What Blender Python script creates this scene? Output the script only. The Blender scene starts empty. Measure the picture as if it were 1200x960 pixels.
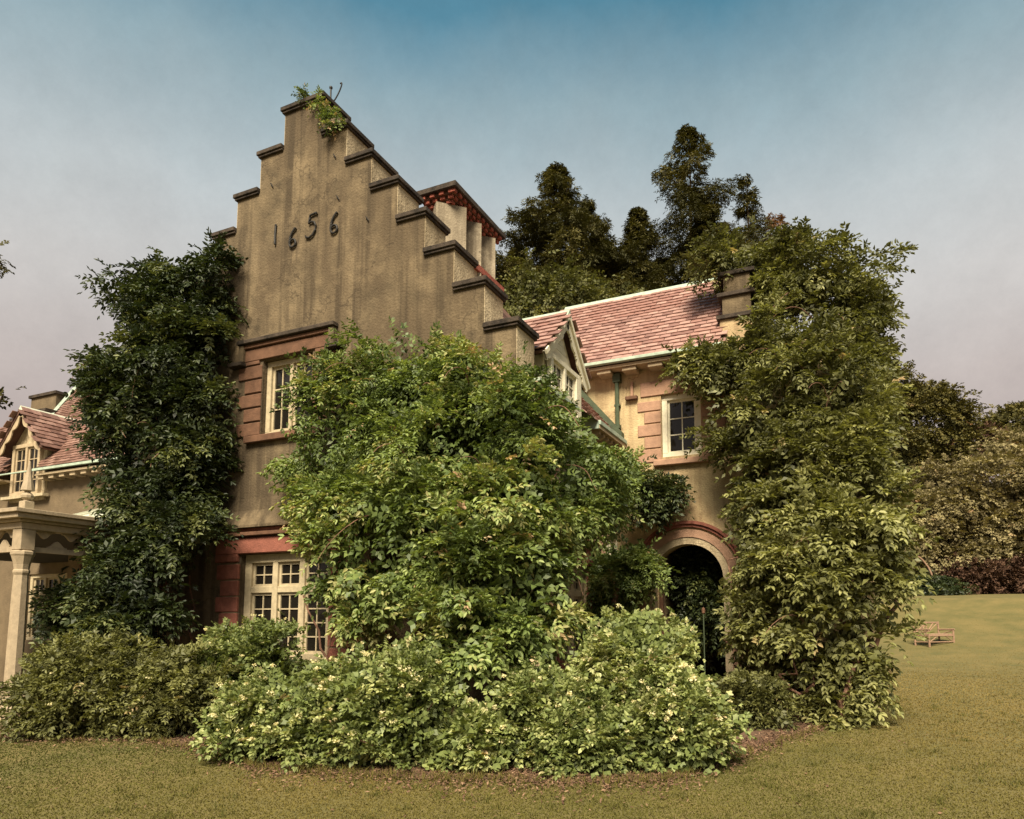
import bpy, math, random
import numpy as np
from mathutils import Vector, Matrix
R_ = math.radians
sc = bpy.context.scene
C = sc.collection
rnd = random.Random(7)

# ------------------------------------------------------------------ camera
F_PX, CX, CY, PIT, YAW, EYE = 820.51, 630.82, 640.85, 0.104811, 0.426243, 1.6
cam_d = bpy.data.cameras.new('camera')
cam = bpy.data.objects.new('camera', cam_d); C.objects.link(cam)
cam_d.sensor_width = 36; cam_d.lens = 36 * F_PX / 1200
cam_d.shift_x = (600 - CX) / 1200
cam_d.shift_y = (CY - 480) / 1200
cam_d.clip_start = 0.1; cam_d.clip_end = 2000
cam.location = (0, 0, EYE)
cam.rotation_euler = (math.pi / 2 + PIT, 0, YAW)
sc.camera = cam
_c, _s = math.cos(YAW), math.sin(YAW)
FH = np.array([-_s, _c, 0.]); RR = np.array([_c, _s, 0.])
F2 = FH * math.cos(PIT) + np.array([0, 0, math.sin(PIT)])
U2 = np.array([0, 0, math.cos(PIT)]) - FH * math.sin(PIT)
def sight(x, y): return F2 + RR * (x - CX) / F_PX - U2 * (y - CY) / F_PX
def on_y(x, y, Y):
    d = sight(x, y); return np.array([0, 0, EYE]) + d * Y / d[1]
def on_d(x, y, D):
    d = sight(x, y); return np.array([0, 0, EYE]) + d * D / (d @ FH)
def on_z(x, y, z=0.):
    d = sight(x, y); return np.array([0, 0, EYE]) + d * (z - EYE) / d[2]
def depth(p): return float(np.dot(np.array(p) - np.array([0, 0, EYE]), F2))

# ------------------------------------------------------------------ world, sun
SUN_EL, SUN_AZ = R_(48), R_(164)          # azimuth clockwise from +Y
w = bpy.data.worlds.new('World'); sc.world = w; w.use_nodes = True
nt = w.node_tree; nt.nodes.clear()
def wn(t, **k):
    n = nt.nodes.new(t)
    for a, b in k.items(): setattr(n, a, b)
    return n
wo = wn('ShaderNodeOutputWorld'); bg = wn('ShaderNodeBackground')
sky = wn('ShaderNodeTexSky', sky_type='NISHITA', sun_disc=False, sun_elevation=SUN_EL, sun_rotation=SUN_AZ)
tc = wn('ShaderNodeTexCoord'); sp = wn('ShaderNodeSeparateXYZ')
nt.links.new(tc.outputs['Generated'], sp.inputs[0])
nz = wn('ShaderNodeTexNoise'); nz.inputs['Scale'].default_value = 2.6; nz.inputs['Detail'].default_value = 9; nz.inputs['Roughness'].default_value = .62
nt.links.new(tc.outputs['Generated'], nz.inputs['Vector'])
m1 = wn('ShaderNodeMath', operation='MULTIPLY_ADD'); m1.inputs[1].default_value = .10; 
nt.links.new(nz.outputs['Fac'], m1.inputs[0]); nt.links.new(sp.outputs['Z'], m1.inputs[2])
cr = wn('ShaderNodeValToRGB'); e = cr.color_ramp.elements
SKY = [(0.0, (.34, .25, .195)), (.24, (.47, .365, .31)), (.34, (.58, .495, .44)), (.45, (.63, .60, .56)), (.56, (.54, .58, .575)), (.66, (.31, .425, .46)), (.735, (.09, .245, .33)), (1.0, (.04, .15, .24))]
SKY = [(p, tuple(c / 2.2 for c in k)) for p, k in SKY]
e[0].position, e[0].color = SKY[0][0], SKY[0][1] + (1,)
e[1].position, e[1].color = SKY[-1][0], SKY[-1][1] + (1,)
for p_, c_ in SKY[1:-1]:
    q = e.new(p_); q.color = c_ + (1,)
nt.links.new(m1.outputs[0], cr.inputs[0])
nz2 = wn('ShaderNodeTexNoise'); nz2.inputs['Scale'].default_value = 5; nz2.inputs['Detail'].default_value = 12; nz2.inputs['Roughness'].default_value = .78
nt.links.new(tc.outputs['Generated'], nz2.inputs['Vector'])
mr = wn('ShaderNodeMapRange'); mr.inputs[1].default_value = .3; mr.inputs[2].default_value = .7; mr.inputs[3].default_value = 8.9; mr.inputs[4].default_value = 11.0
nt.links.new(nz2.outputs['Fac'], mr.inputs[0])
vm = wn('ShaderNodeVectorMath', operation='SCALE')
nt.links.new(cr.outputs[0], vm.inputs[0]); nt.links.new(mr.outputs[0], vm.inputs['Scale'])
mx = wn('ShaderNodeMix', data_type='RGBA'); mx.inputs[0].default_value = .93
nt.links.new(sky.outputs[0], mx.inputs[6]); nt.links.new(vm.outputs[0], mx.inputs[7])
nt.links.new(mx.outputs[2], bg.inputs[0]); bg.inputs[1].default_value = .1
nt.links.new(bg.outputs[0], wo.inputs[0])
sd = bpy.data.lights.new('sun', 'SUN'); sd.energy = 4.8; sd.angle = R_(24); sd.color = (1, .89, .68)
so = bpy.data.objects.new('sun', sd); C.objects.link(so)
sdir = Vector((math.sin(SUN_AZ) * math.cos(SUN_EL), math.cos(SUN_AZ) * math.cos(SUN_EL), math.sin(SUN_EL)))
so.rotation_euler = sdir.to_track_quat('Z', 'Y').to_euler()
sc.view_settings.view_transform = 'Standard'; sc.view_settings.look = 'None'
sc.view_settings.gamma = 1; sc.view_settings.exposure = 1.15
sc.cycles.max_bounces = 6; sc.cycles.diffuse_bounces = 3; sc.cycles.glossy_bounces = 2; sc.cycles.transmission_bounces = 3

# ------------------------------------------------------------------ materials
MATS = {}
def mat(name, col, rough=.85, var=.15, scale=6., bump=.3, bscale=None, stretch=(1, 1, 1), col2=None, spec=.3, bdist=.02, stain=None, metal=0.):
    m = bpy.data.materials.new(name); m.use_nodes = True; t = m.node_tree; N = t.nodes; L = t.links
    b = N['Principled BSDF']; b.inputs['Roughness'].default_value = rough; b.inputs['Specular IOR Level'].default_value = spec
    b.inputs['Metallic'].default_value = metal
    co = N.new('ShaderNodeTexCoord'); mp = N.new('ShaderNodeMapping'); mp.inputs['Scale'].default_value = stretch
    L.new(co.outputs['Object'], mp.inputs[0])
    n1 = N.new('ShaderNodeTexNoise'); n1.inputs['Scale'].default_value = scale; n1.inputs['Detail'].default_value = 10; n1.inputs['Roughness'].default_value = .65
    L.new(mp.outputs[0], n1.inputs['Vector'])
    c2 = col2 or tuple(min(1, c * (1 + 1.6 * var)) for c in col); c1 = tuple(c * (1 - 1.6 * var) for c in col)
    r = N.new('ShaderNodeValToRGB'); r.color_ramp.elements[0].position = .3; r.color_ramp.elements[1].position = .7
    r.color_ramp.elements[0].color = c1 + (1,); r.color_ramp.elements[1].color = c2 + (1,)
    L.new(n1.outputs['Fac'], r.inputs[0]); out = r.outputs[0]
    if stain:                                   # dirt washed down the face in vertical runs, and broad weathering
        sc_, amt, scol = stain
        mp2 = N.new('ShaderNodeMapping'); mp2.inputs['Scale'].default_value = (1.0, 1.0, .16); L.new(co.outputs['Object'], mp2.inputs[0])
        n3 = N.new('ShaderNodeTexNoise'); n3.inputs['Scale'].default_value = sc_; n3.inputs['Detail'].default_value = 7; n3.inputs['Roughness'].default_value = .7
        L.new(mp2.outputs[0], n3.inputs['Vector'])
        n4 = N.new('ShaderNodeTexNoise'); n4.inputs['Scale'].default_value = .8; n4.inputs['Detail'].default_value = 5
        L.new(co.outputs['Object'], n4.inputs['Vector'])
        mu = N.new('ShaderNodeMath'); mu.operation = 'MULTIPLY'; L.new(n3.outputs['Fac'], mu.inputs[0]); L.new(n4.outputs['Fac'], mu.inputs[1])
        q = N.new('ShaderNodeMapRange'); q.inputs[1].default_value = .19; q.inputs[2].default_value = .31; q.inputs[3].default_value = 0; q.inputs[4].default_value = amt
        L.new(mu.outputs[0], q.inputs[0])
        x = N.new('ShaderNodeMix'); x.data_type = 'RGBA'; x.inputs[7].default_value = scol + (1,)
        L.new(q.outputs[0], x.inputs[0]); L.new(out, x.inputs[6]); out = x.outputs[2]
        mp3 = N.new('ShaderNodeMapping'); mp3.inputs['Scale'].default_value = (1.0, 1.0, .04); mp3.inputs['Location'].default_value = (3.1, 0, 0); L.new(co.outputs['Object'], mp3.inputs[0])
        n5 = N.new('ShaderNodeTexNoise'); n5.inputs['Scale'].default_value = 5.5; n5.inputs['Detail'].default_value = 5; L.new(mp3.outputs[0], n5.inputs['Vector'])
        q2 = N.new('ShaderNodeMapRange'); q2.inputs[1].default_value = .48; q2.inputs[2].default_value = .62; q2.inputs[4].default_value = amt
        L.new(n5.outputs['Fac'], q2.inputs[0]); x2 = N.new('ShaderNodeMix'); x2.data_type = 'RGBA'; x2.inputs[7].default_value = tuple(c * .6 for c in scol) + (1,)
        L.new(q2.outputs[0], x2.inputs[0]); L.new(out, x2.inputs[6]); out = x2.outputs[2]
        n6 = N.new('ShaderNodeTexNoise'); n6.inputs['Scale'].default_value = 1.7; n6.inputs['Detail'].default_value = 9; n6.inputs['Roughness'].default_value = .75; L.new(co.outputs['Object'], n6.inputs['Vector'])
        q3 = N.new('ShaderNodeMapRange'); q3.inputs[1].default_value = .52; q3.inputs[2].default_value = .68; q3.inputs[4].default_value = .6
        L.new(n6.outputs['Fac'], q3.inputs[0]); x3 = N.new('ShaderNodeMix'); x3.data_type = 'RGBA'; x3.inputs[7].default_value = tuple(min(1, c * 1.5) for c in col) + (1,)
        L.new(q3.outputs[0], x3.inputs[0]); L.new(out, x3.inputs[6]); out = x3.outputs[2]
        vo = N.new('ShaderNodeTexVoronoi'); vo.feature = 'DISTANCE_TO_EDGE'; vo.inputs['Scale'].default_value = .55
        wn_ = N.new('ShaderNodeTexNoise'); wn_.inputs['Scale'].default_value = 3; wn_.inputs['Detail'].default_value = 8; L.new(co.outputs['Object'], wn_.inputs['Vector'])
        va = N.new('ShaderNodeVectorMath'); va.operation = 'MULTIPLY_ADD'; va.inputs[1].default_value = (.9, .9, .9); L.new(wn_.outputs['Color'], va.inputs[0]); L.new(co.outputs['Object'], va.inputs[2]); L.new(va.outputs[0], vo.inputs['Vector'])
        q4 = N.new('ShaderNodeMapRange'); q4.inputs[1].default_value = .004; q4.inputs[2].default_value = .010; q4.inputs[3].default_value = .55; q4.inputs[4].default_value = 0
        L.new(vo.outputs['Distance'], q4.inputs[0]); x4 = N.new('ShaderNodeMix'); x4.data_type = 'RGBA'; x4.inputs[7].default_value = tuple(c * .5 for c in scol) + (1,)
        L.new(q4.outputs[0], x4.inputs[0]); L.new(out, x4.inputs[6]); out = x4.outputs[2]
    L.new(out, b.inputs['Base Color'])
    if bump:
        n2 = N.new('ShaderNodeTexNoise'); n2.inputs['Scale'].default_value = bscale or scale * 6; n2.inputs['Detail'].default_value = 6
        L.new(mp.outputs[0], n2.inputs['Vector'])
        bp = N.new('ShaderNodeBump'); bp.inputs['Strength'].default_value = bump; bp.inputs['Distance'].default_value = bdist
        L.new(n2.outputs['Fac'], bp.inputs['Height']); L.new(bp.outputs[0], b.inputs['Normal'])
    MATS[name] = m; return m
def tint_mat(name, stops, rough=.8, spec=.25, trans=0., bump=0., jit=0.):
    """colour by each piece's own tint (face attribute 'tint' plus the object's random number)"""
    m = bpy.data.materials.new(name); m.use_nodes = True; t = m.node_tree; N = t.nodes; L = t.links
    b = N['Principled BSDF']; b.inputs['Roughness'].default_value = rough; b.inputs['Specular IOR Level'].default_value = spec
    a = N.new('ShaderNodeAttribute'); a.attribute_name = 'tint'
    oi = N.new('ShaderNodeObjectInfo'); ml = N.new('ShaderNodeMath'); ml.operation = 'MULTIPLY_ADD'; ml.inputs[1].default_value = jit
    L.new(oi.outputs['Random'], ml.inputs[0]); L.new(a.outputs['Fac'], ml.inputs[2])
    r = N.new('ShaderNodeValToRGB'); el = r.color_ramp.elements
    el[0].position, el[0].color = stops[0][0], stops[0][1] + (1,)
    el[1].position, el[1].color = stops[-1][0], stops[-1][1] + (1,)
    for p, c in stops[1:-1]:
        k = el.new(p); k.color = c + (1,)
    L.new(ml.outputs[0], r.inputs[0])
    co = N.new('ShaderNodeTexCoord'); n1 = N.new('ShaderNodeTexNoise'); n1.inputs['Scale'].default_value = 14; n1.inputs['Detail'].default_value = 5
    L.new(co.outputs['Object'], n1.inputs['Vector'])
    q = N.new('ShaderNodeMapRange'); q.inputs[1].default_value = .3; q.inputs[2].default_value = .7; q.inputs[3].default_value = .75; q.inputs[4].default_value = 1.2
    L.new(n1.outputs['Fac'], q.inputs[0])
    v = N.new('ShaderNodeVectorMath'); v.operation = 'SCALE'; L.new(r.outputs[0], v.inputs[0]); L.new(q.outputs[0], v.inputs['Scale'])
    L.new(v.outputs[0], b.inputs['Base Color'])
    if bump:
        bp = N.new('ShaderNodeBump'); bp.inputs['Strength'].default_value = bump; bp.inputs['Distance'].default_value = .01
        L.new(n1.outputs['Fac'], bp.inputs['Height']); L.new(bp.outputs[0], b.inputs['Normal'])
    if trans:
        tr = N.new('ShaderNodeBsdfTranslucent'); ms = N.new('ShaderNodeMixShader'); ms.inputs[0].default_value = trans
        tv = N.new('ShaderNodeMix'); tv.data_type = 'RGBA'; tv.blend_type = 'MULTIPLY'; tv.inputs[0].default_value = 1; tv.inputs[7].default_value = (1.25, 1.25, .55, 1)
        L.new(v.outputs[0], tv.inputs[6]); L.new(tv.outputs[2], tr.inputs[0])
        L.new(b.outputs[0], ms.inputs[1]); L.new(tr.outputs[0], ms.inputs[2]); L.new(ms.outputs[0], N['Material Output'].inputs[0])
    MATS[name] = m; return m
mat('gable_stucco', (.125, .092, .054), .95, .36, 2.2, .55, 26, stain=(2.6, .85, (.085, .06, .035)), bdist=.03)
mat('side_stucco', (.43, .345, .225), .95, .10, 3, .5, 26, stain=(2.6, .5, (.26, .19, .11)), bdist=.03)  # brighter than the gable stucco, to paint the light caught by side faces
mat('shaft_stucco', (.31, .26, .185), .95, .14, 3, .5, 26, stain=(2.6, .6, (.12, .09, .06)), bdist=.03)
mat('wing_stucco', (.43, .335, .19), .95, .09, 3, .5, 30, stain=(2.2, .5, (.34, .22, .12)), bdist=.03)
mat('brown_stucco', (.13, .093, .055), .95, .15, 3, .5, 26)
mat('coping', (.040, .029, .021), .9, .55, 5, .6, 40)
mat('red_stone', (.21, .075, .052), .9, .18, 7, .5, 50)
mat('brown_stone', (.115, .058, .034), .9, .2, 7, .5, 50)
mat('pink_stone', (.33, .195, .13), .9, .12, 7, .4, 50)
mat('cream_paint', (.38, .31, .20), .7, .14, 12, .25, 60)
mat('white_paint', (.68, .62, .47), .6, .08, 12, .15, 60)
mat('iron', (.02, .017, .015), .6, .2, 20, .2)
mat('copper', (.33, .39, .31), .75, .16, 7, .2, 30)
mat('green_pipe', (.05, .065, .035), .6, .2, 9, .2)
mat('green_paint', (.035, .07, .025), .55, .2, 9, .2)
mat('brick', (.26, .075, .05), .9, .3, 12, .4, 60)
mat('roof_board', (.10, .05, .035), .9, .2)
mat('soffit', (.36, .275, .175), .85, .12, 9, .2)
mat('interior_dark', (.02, .015, .012), .9, .1, bump=0)  # near black, stands for the darkness of unlit interiors
mat('bark', (.10, .065, .04), .95, .3, 9, .8, 30, (1, 1, .25))
mat('vine_bark', (.17, .09, .06), .95, .3, 12, .8, 30, (1, 1, .3))
mat('cedar', (.25, .155, .10), .9, .2, 20, .5, 60)
mat('metal_roof', (.50, .50, .40), .5, .1, 4, .1, spec=.5)
mat('lawn', (.092, .084, .026), .95, .05, .9, .5, 25, col2=(.152, .114, .040))
mat('mulch', (.10, .058, .036), .95, .3, 9, .9, 40, col2=(.17, .10, .06))
mat('porch_paint', (.31, .24, .16), .7, .12, 12, .2, 60)
g = mat('glass', (.012, .010, .008), .03, .1, 3, .04, 3, spec=.35)
tint_mat('roof_tile', [(0, (.17, .085, .068)), (.3, (.27, .15, .125)), (.7, (.335, .20, .165)), (1, (.24, .12, .095))], .55, .5, bump=.5, jit=1.)
tint_mat('old_roof_tile', [(0, (.11, .055, .038)), (.5, (.19, .10, .075)), (1, (.26, .155, .12))], .5, .5, bump=.5)
tint_mat('vine_leaf', [(0, (0.039, 0.055, 0.018)), (.35, (0.095, 0.131, 0.036)), (.65, (0.190, 0.240, 0.067)), (.88, (0.293, 0.340, 0.113)), (.94, (0.432, 0.290, 0.164)), (1, (0.508, 0.333, 0.209))], .5, .35, .28)
tint_mat('dark_leaf', [(0, (0.014, 0.022, 0.008)), (.5, (0.041, 0.055, 0.017)), (.85, (0.113, 0.127, 0.040)), (1, (0.195, 0.198, 0.077))], .5, .35, .2)
tint_mat('olive_leaf', [(0, (0.057, 0.059, 0.020)), (.4, (0.133, 0.134, 0.044)), (.75, (0.229, 0.229, 0.079)), (.92, (0.319, 0.307, 0.121)), (1, (0.413, 0.281, 0.156))], .5, .3, .28)
tint_mat('shrub_leaf', [(0, (0.060, 0.079, 0.025)), (.4, (0.162, 0.197, 0.060)), (.75, (0.299, 0.328, 0.119)), (.93, (0.421, 0.423, 0.191)), (1, (0.515, 0.364, 0.222))], .5, .35, .28)
tint_mat('petal', [(0, (.55, .50, .25)), (1, (.80, .72, .46))], .7, .2, .3)
tint_mat('needle', [(0, (0.030, 0.030, 0.009)), (.6, (0.074, 0.066, 0.018)), (.9, (0.128, 0.108, 0.031)), (1, (0.217, 0.114, 0.056))], .7, .2, .12)
tint_mat('far_leaf', [(0, (0.103, 0.079, 0.039)), (.5, (0.207, 0.173, 0.081)), (.9, (0.331, 0.274, 0.139)), (1, (0.345, 0.187, 0.114))], .7, .2, .2)  # brightened so the leaf colour carries the distance haze
tint_mat('green_tree_leaf', [(0, (.050, .055, .020)), (.5, (.12, .12, .040)), (1, (.22, .20, .08))], .6, .2, .25)
tint_mat('grass_blade', [(0, (0.066, 0.069, 0.015)), (.4, (0.111, 0.098, 0.024)), (.7, (0.148, 0.113, 0.032)), (1, (0.201, 0.150, 0.048))], .8, .15, .2)
tint_mat('litter', [(0, (.06, .033, .022)), (.5, (.14, .08, .05)), (1, (.24, .15, .095))], .9, .1)

# ------------------------------------------------------------------ helpers
def link(o, parent=None):
    C.objects.link(o)
    if parent is not None: o.parent = parent
    return o
def thing(name, label, cat, loc=(0, 0, 0), group=None):
    o = bpy.data.objects.new(name, None); link(o); o.location = loc
    o['label'] = label; o['category'] = cat
    if group: o['group'] = group
    return o
class MB:
    def __init__(s): s.v = []; s.f = []
    def add(s, vs, fs):
        n = len(s.v); s.v += [tuple(map(float, v)) for v in vs]; s.f += [tuple(i + n for i in f) for f in fs]; return s
    def box(s, x0, x1, y0, y1, z0, z1):
        x0, x1 = min(x0, x1), max(x0, x1); y0, y1 = min(y0, y1), max(y0, y1)
        return s.add([(x0, y0, z0), (x1, y0, z0), (x1, y1, z0), (x0, y1, z0), (x0, y0, z1), (x1, y0, z1), (x1, y1, z1), (x0, y1, z1)],
                     [(0, 3, 2, 1), (4, 5, 6, 7), (0, 1, 5, 4), (1, 2, 6, 5), (2, 3, 7, 6), (3, 0, 4, 7)])
    def loft(s, rings, cap=True):
        n = len(rings[0]); vs = [p for r in rings for p in r]; fs = []
        for k in range(len(rings) - 1):
            for i in range(n):
                j = (i + 1) % n; fs.append((k * n + i, k * n + j, (k + 1) * n + j, (k + 1) * n + i))
        if cap: fs += [tuple(range(n))[::-1], tuple(range((len(rings) - 1) * n, len(rings) * n))]
        return s.add(vs, fs)
    def prism(s, poly, vec):           # poly: 3D points, extruded along vec
        a = [Vector(p) for p in poly]; v = Vector(vec)
        return s.loft([[tuple(p) for p in a], [tuple(p + v) for p in a]])
    def tube(s, pts, r, n=6, r2=None):
        pts = [Vector(p) for p in pts]; rings = []; up = Vector((.13, .21, .97))
        for i, p in enumerate(pts):
            d = (pts[min(i + 1, len(pts) - 1)] - pts[max(i - 1, 0)]).normalized()
            a = d.cross(up)
            if a.length < .05: a = d.cross(Vector((1, 0, 0)))
            a.normalize(); b = d.cross(a)
            t = i / max(1, len(pts) - 1); q = r if r2 is None else r + (r2 - r) * t
            rings.append([tuple(p + (a * math.cos(k * 2 * math.pi / n) + b * math.sin(k * 2 * math.pi / n)) * q) for k in range(n)])
        return s.loft(rings)
    def lathe(s, c, prof, n=12, rot=0.):
        return s.loft([[(c[0] + r * math.cos(rot + k * 2 * math.pi / n), c[1] + r * math.sin(rot + k * 2 * math.pi / n), c[2] + z) for k in range(n)] for r, z in prof])
    def mesh(s, name, m, bevel=0.):
        me = bpy.data.meshes.new(name); me.from_pydata(s.v, [], s.f); me.materials.append(MATS[m]); me.validate()
        import bmesh
        bm = bmesh.new(); bm.from_mesh(me)
        if bevel:
            bmesh.ops.bevel(bm, geom=[e for e in bm.edges if len(e.link_faces) == 2 and e.calc_face_angle(0) > .7], offset=bevel, segments=1, affect='EDGES')
        bmesh.ops.recalc_face_normals(bm, faces=bm.faces); bm.to_mesh(me); bm.free()
        return me
    def build(s, name, m, parent=None, bevel=0., **props):
        o = link(bpy.data.objects.new(name, s.mesh(name, m, bevel)), parent)
        for k, v in props.items(): o[k] = v
        return o
def cells(mb, xs, zs, keep, y0, y1, swap=False):
    """a wall of thickness y0..y1 over the grid xs, zs with openings where keep() is False"""
    P = lambda x, y, z: (y, x, z) if swap else (x, y, z)
    nx, nz = len(xs) - 1, len(zs) - 1
    K = [[0 <= i < nx and 0 <= j < nz and bool(keep((xs[i] + xs[i + 1]) / 2, (zs[j] + zs[j + 1]) / 2)) for j in range(nz)] for i in range(nx)]
    g_ = lambda i, j: 0 <= i < nx and 0 <= j < nz and K[i][j]
    for i in range(nx):
        for j in range(nz):
            if not K[i][j]: continue
            a, b, c, d = xs[i], xs[i + 1], zs[j], zs[j + 1]
            q = lambda *p: mb.add([P(*t) for t in p], [(0, 1, 2, 3)])
            q((a, y0, c), (b, y0, c), (b, y0, d), (a, y0, d)); q((a, y1, c), (b, y1, c), (b, y1, d), (a, y1, d))
            if not g_(i - 1, j): q((a, y0, c), (a, y1, c), (a, y1, d), (a, y0, d))
            if not g_(i + 1, j): q((b, y0, c), (b, y1, c), (b, y1, d), (b, y0, d))
            if not g_(i, j - 1): q((a, y0, c), (b, y0, c), (b, y1, c), (a, y1, c))
            if not g_(i, j + 1): q((a, y0, d), (b, y0, d), (b, y1, d), (a, y1, d))
def wall_build(mb, name, m, parent, **kw):
    me = bpy.data.meshes.new(name); me.from_pydata(mb.v, [], mb.f); me.materials.append(MATS[m])
    import bmesh
    bm = bmesh.new(); bm.from_mesh(me); bmesh.ops.remove_doubles(bm, verts=bm.verts, dist=1e-4); bmesh.ops.recalc_face_normals(bm, faces=bm.faces); bm.to_mesh(me); bm.free()
    o = link(bpy.data.objects.new(name, me), parent)
    for k, v in kw.items(): o[k] = v
    return o
def ground_h(x, y):
    y = np.asarray(y, float)
    return np.where(y < 25, 0, np.where(y < 42, .0095 * (np.minimum(y, 42) - 25) ** 2, 2.745 + .05 * (y - 42))) * (1. + 0 * np.asarray(x))

# ------------------------------------------------------------------ foliage
def raw_mesh(name, V, quads, tint, m):
    me = bpy.data.meshes.new(name)
    me.vertices.add(len(V)); me.vertices.foreach_set('co', V.astype(np.float32).ravel())
    k = quads.shape[1]
    me.loops.add(quads.size); me.loops.foreach_set('vertex_index', quads.astype(np.int32).ravel())
    me.polygons.add(len(quads)); me.polygons.foreach_set('loop_start', np.arange(0, quads.size, k, dtype=np.int32))
    try: me.polygons.foreach_set('loop_total', np.full(len(quads), k, np.int32))
    except Exception: pass
    at = me.attributes.new('tint', 'FLOAT', 'FACE'); at.data.foreach_set('value', tint.astype(np.float32))
    me.materials.append(MATS[m]); me.update(calc_edges=True)
    return me
def unit(a): return a / np.maximum(np.linalg.norm(a, axis=-1, keepdims=True), 1e-9)
def sprays(g, P, D, L, nl, ll, lw, tint, droop=.3, oval=True, fold=.25, splay=.9, up=(0, 0, 1.), tj=.12):
    """compound leaves: a drooping stalk with nl leaflets in two ranks"""
    n = len(P); D = unit(D)
    Lr = L * g.uniform(.7, 1.25, n)
    N0 = unit(np.array(up)[None] + g.normal(0, .38, (n, 3)))
    S = unit(np.cross(D, N0)); N = unit(np.cross(S, D))
    t = np.concatenate([np.repeat(np.linspace(.2, .95, (nl - 1) // 2), 2), [1.]])[:nl]
    side = np.array([(-1) ** i for i in range(nl)], float); side[-1] = 0
    T = t[None, :, None]; sd_ = side[None, :, None]
    pos = P[:, None] + D[:, None] * (Lr[:, None, None] * T) + np.array([0, 0, -1.]) * (droop * Lr[:, None, None] * T ** 2)
    ax = np.where(sd_ == 0, 1, math.cos(splay)); ld = unit(D[:, None] * ax + S[:, None] * sd_ * math.sin(splay) + np.array([0, 0, -1.]) * droop * T * .8 + g.normal(0, .2, (n, nl, 3)))
    Nn = unit(N[:, None] + g.normal(0, .3, (n, nl, 3))); W = unit(np.cross(ld, Nn)); Nn = np.cross(W, ld)
    s_ = g.uniform(.7, 1.2, (n, nl, 1)) * (1 - .25 * (T - .5))
    l_ = ll * s_; w_ = lw * s_ * .5; up_ = Nn * w_ * fold * 2
    b = pos; tip = pos + ld * l_ - Nn * l_ * .12
    tn = (tint[:, None] + g.normal(0, tj, (n, nl))).clip(0, .9); tn = np.where(tint[:, None] > .9, tint[:, None], tn)
    if oval:
        V = np.stack([b, pos + ld * l_ * .28 + W * w_ + up_, pos + ld * l_ * .68 + W * w_ * .85 + up_ * .7, tip,
                      pos + ld * l_ * .68 - W * w_ * .85 + up_ * .7, pos + ld * l_ * .28 - W * w_ + up_], 2).reshape(-1, 3)
        k = np.arange(n * nl)[:, None] * 6
        Q = np.concatenate([k + [0, 1, 2, 3], k + [0, 3, 4, 5]], 1).reshape(-1, 4)
        return V, Q, np.repeat(tn.ravel(), 2)
    V = np.stack([b, pos + ld * l_ * .45 + W * w_ + up_, tip, pos + ld * l_ * .45 - W * w_ + up_], 2).reshape(-1, 3)
    Q = (np.arange(n * nl)[:, None] * 4 + [0, 1, 2, 3])
    return V, Q, tn.ravel()
def px_blobs(rows, f=1.):
    """rows: picture x, y, plane Y, radii in picture pixels, depth radius in metres -> ellipsoids in metres"""
    out = []
    for x, y, Y, rx, rz, ry in rows:
        c = on_y(x, y, Y); k = depth(c) / F_PX
        out.append((*c, rx * k * f, ry * f, rz * k * f))
    return np.array(out)
def clumps(g, B, per_m2, jit=.12, clip=None, back=-.6, inner=.82):
    P, Nn = [], []
    for i, (x, y, z, a, b, c) in enumerate(B):
        p_ = 1.6; area = 4 * math.pi * (((a * b) ** p_ + (a * c) ** p_ + (b * c) ** p_) / 3) ** (1 / p_)
        n = int(area * per_m2) + 3
        u = unit(g.normal(size=(n, 3))); q = u * [a, b, c]; nn = unit(u / [a, b, c])
        q = q * (1 + g.normal(-.04, 1, (n, 1)) * jit / max(.2, (a + b + c) / 3)) + [x, y, z]
        keep = np.ones(n, bool)
        for j, o in enumerate(B):
            if j != i: keep &= (((q - o[:3]) / (o[3:] * inner)) ** 2).sum(1) > 1
        vd = unit(np.array([0, 0, EYE]) - q); keep &= (nn * vd).sum(1) > back
        if clip is not None: keep &= clip(q)
        P.append(q[keep]); Nn.append(nn[keep])
    return np.concatenate(P), np.concatenate(Nn)
def gapnoise(p, f):
    return (np.sin(p[:, 0] * f + 1.3) * np.sin(p[:, 1] * f * 1.1 + .7 + p[:, 2]) + np.sin(p[:, 2] * f * 1.25 + p[:, 0] * .9) + np.sin((p[:, 0] - p[:, 2] + p[:, 1]) * f * .7)) / 3
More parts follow.
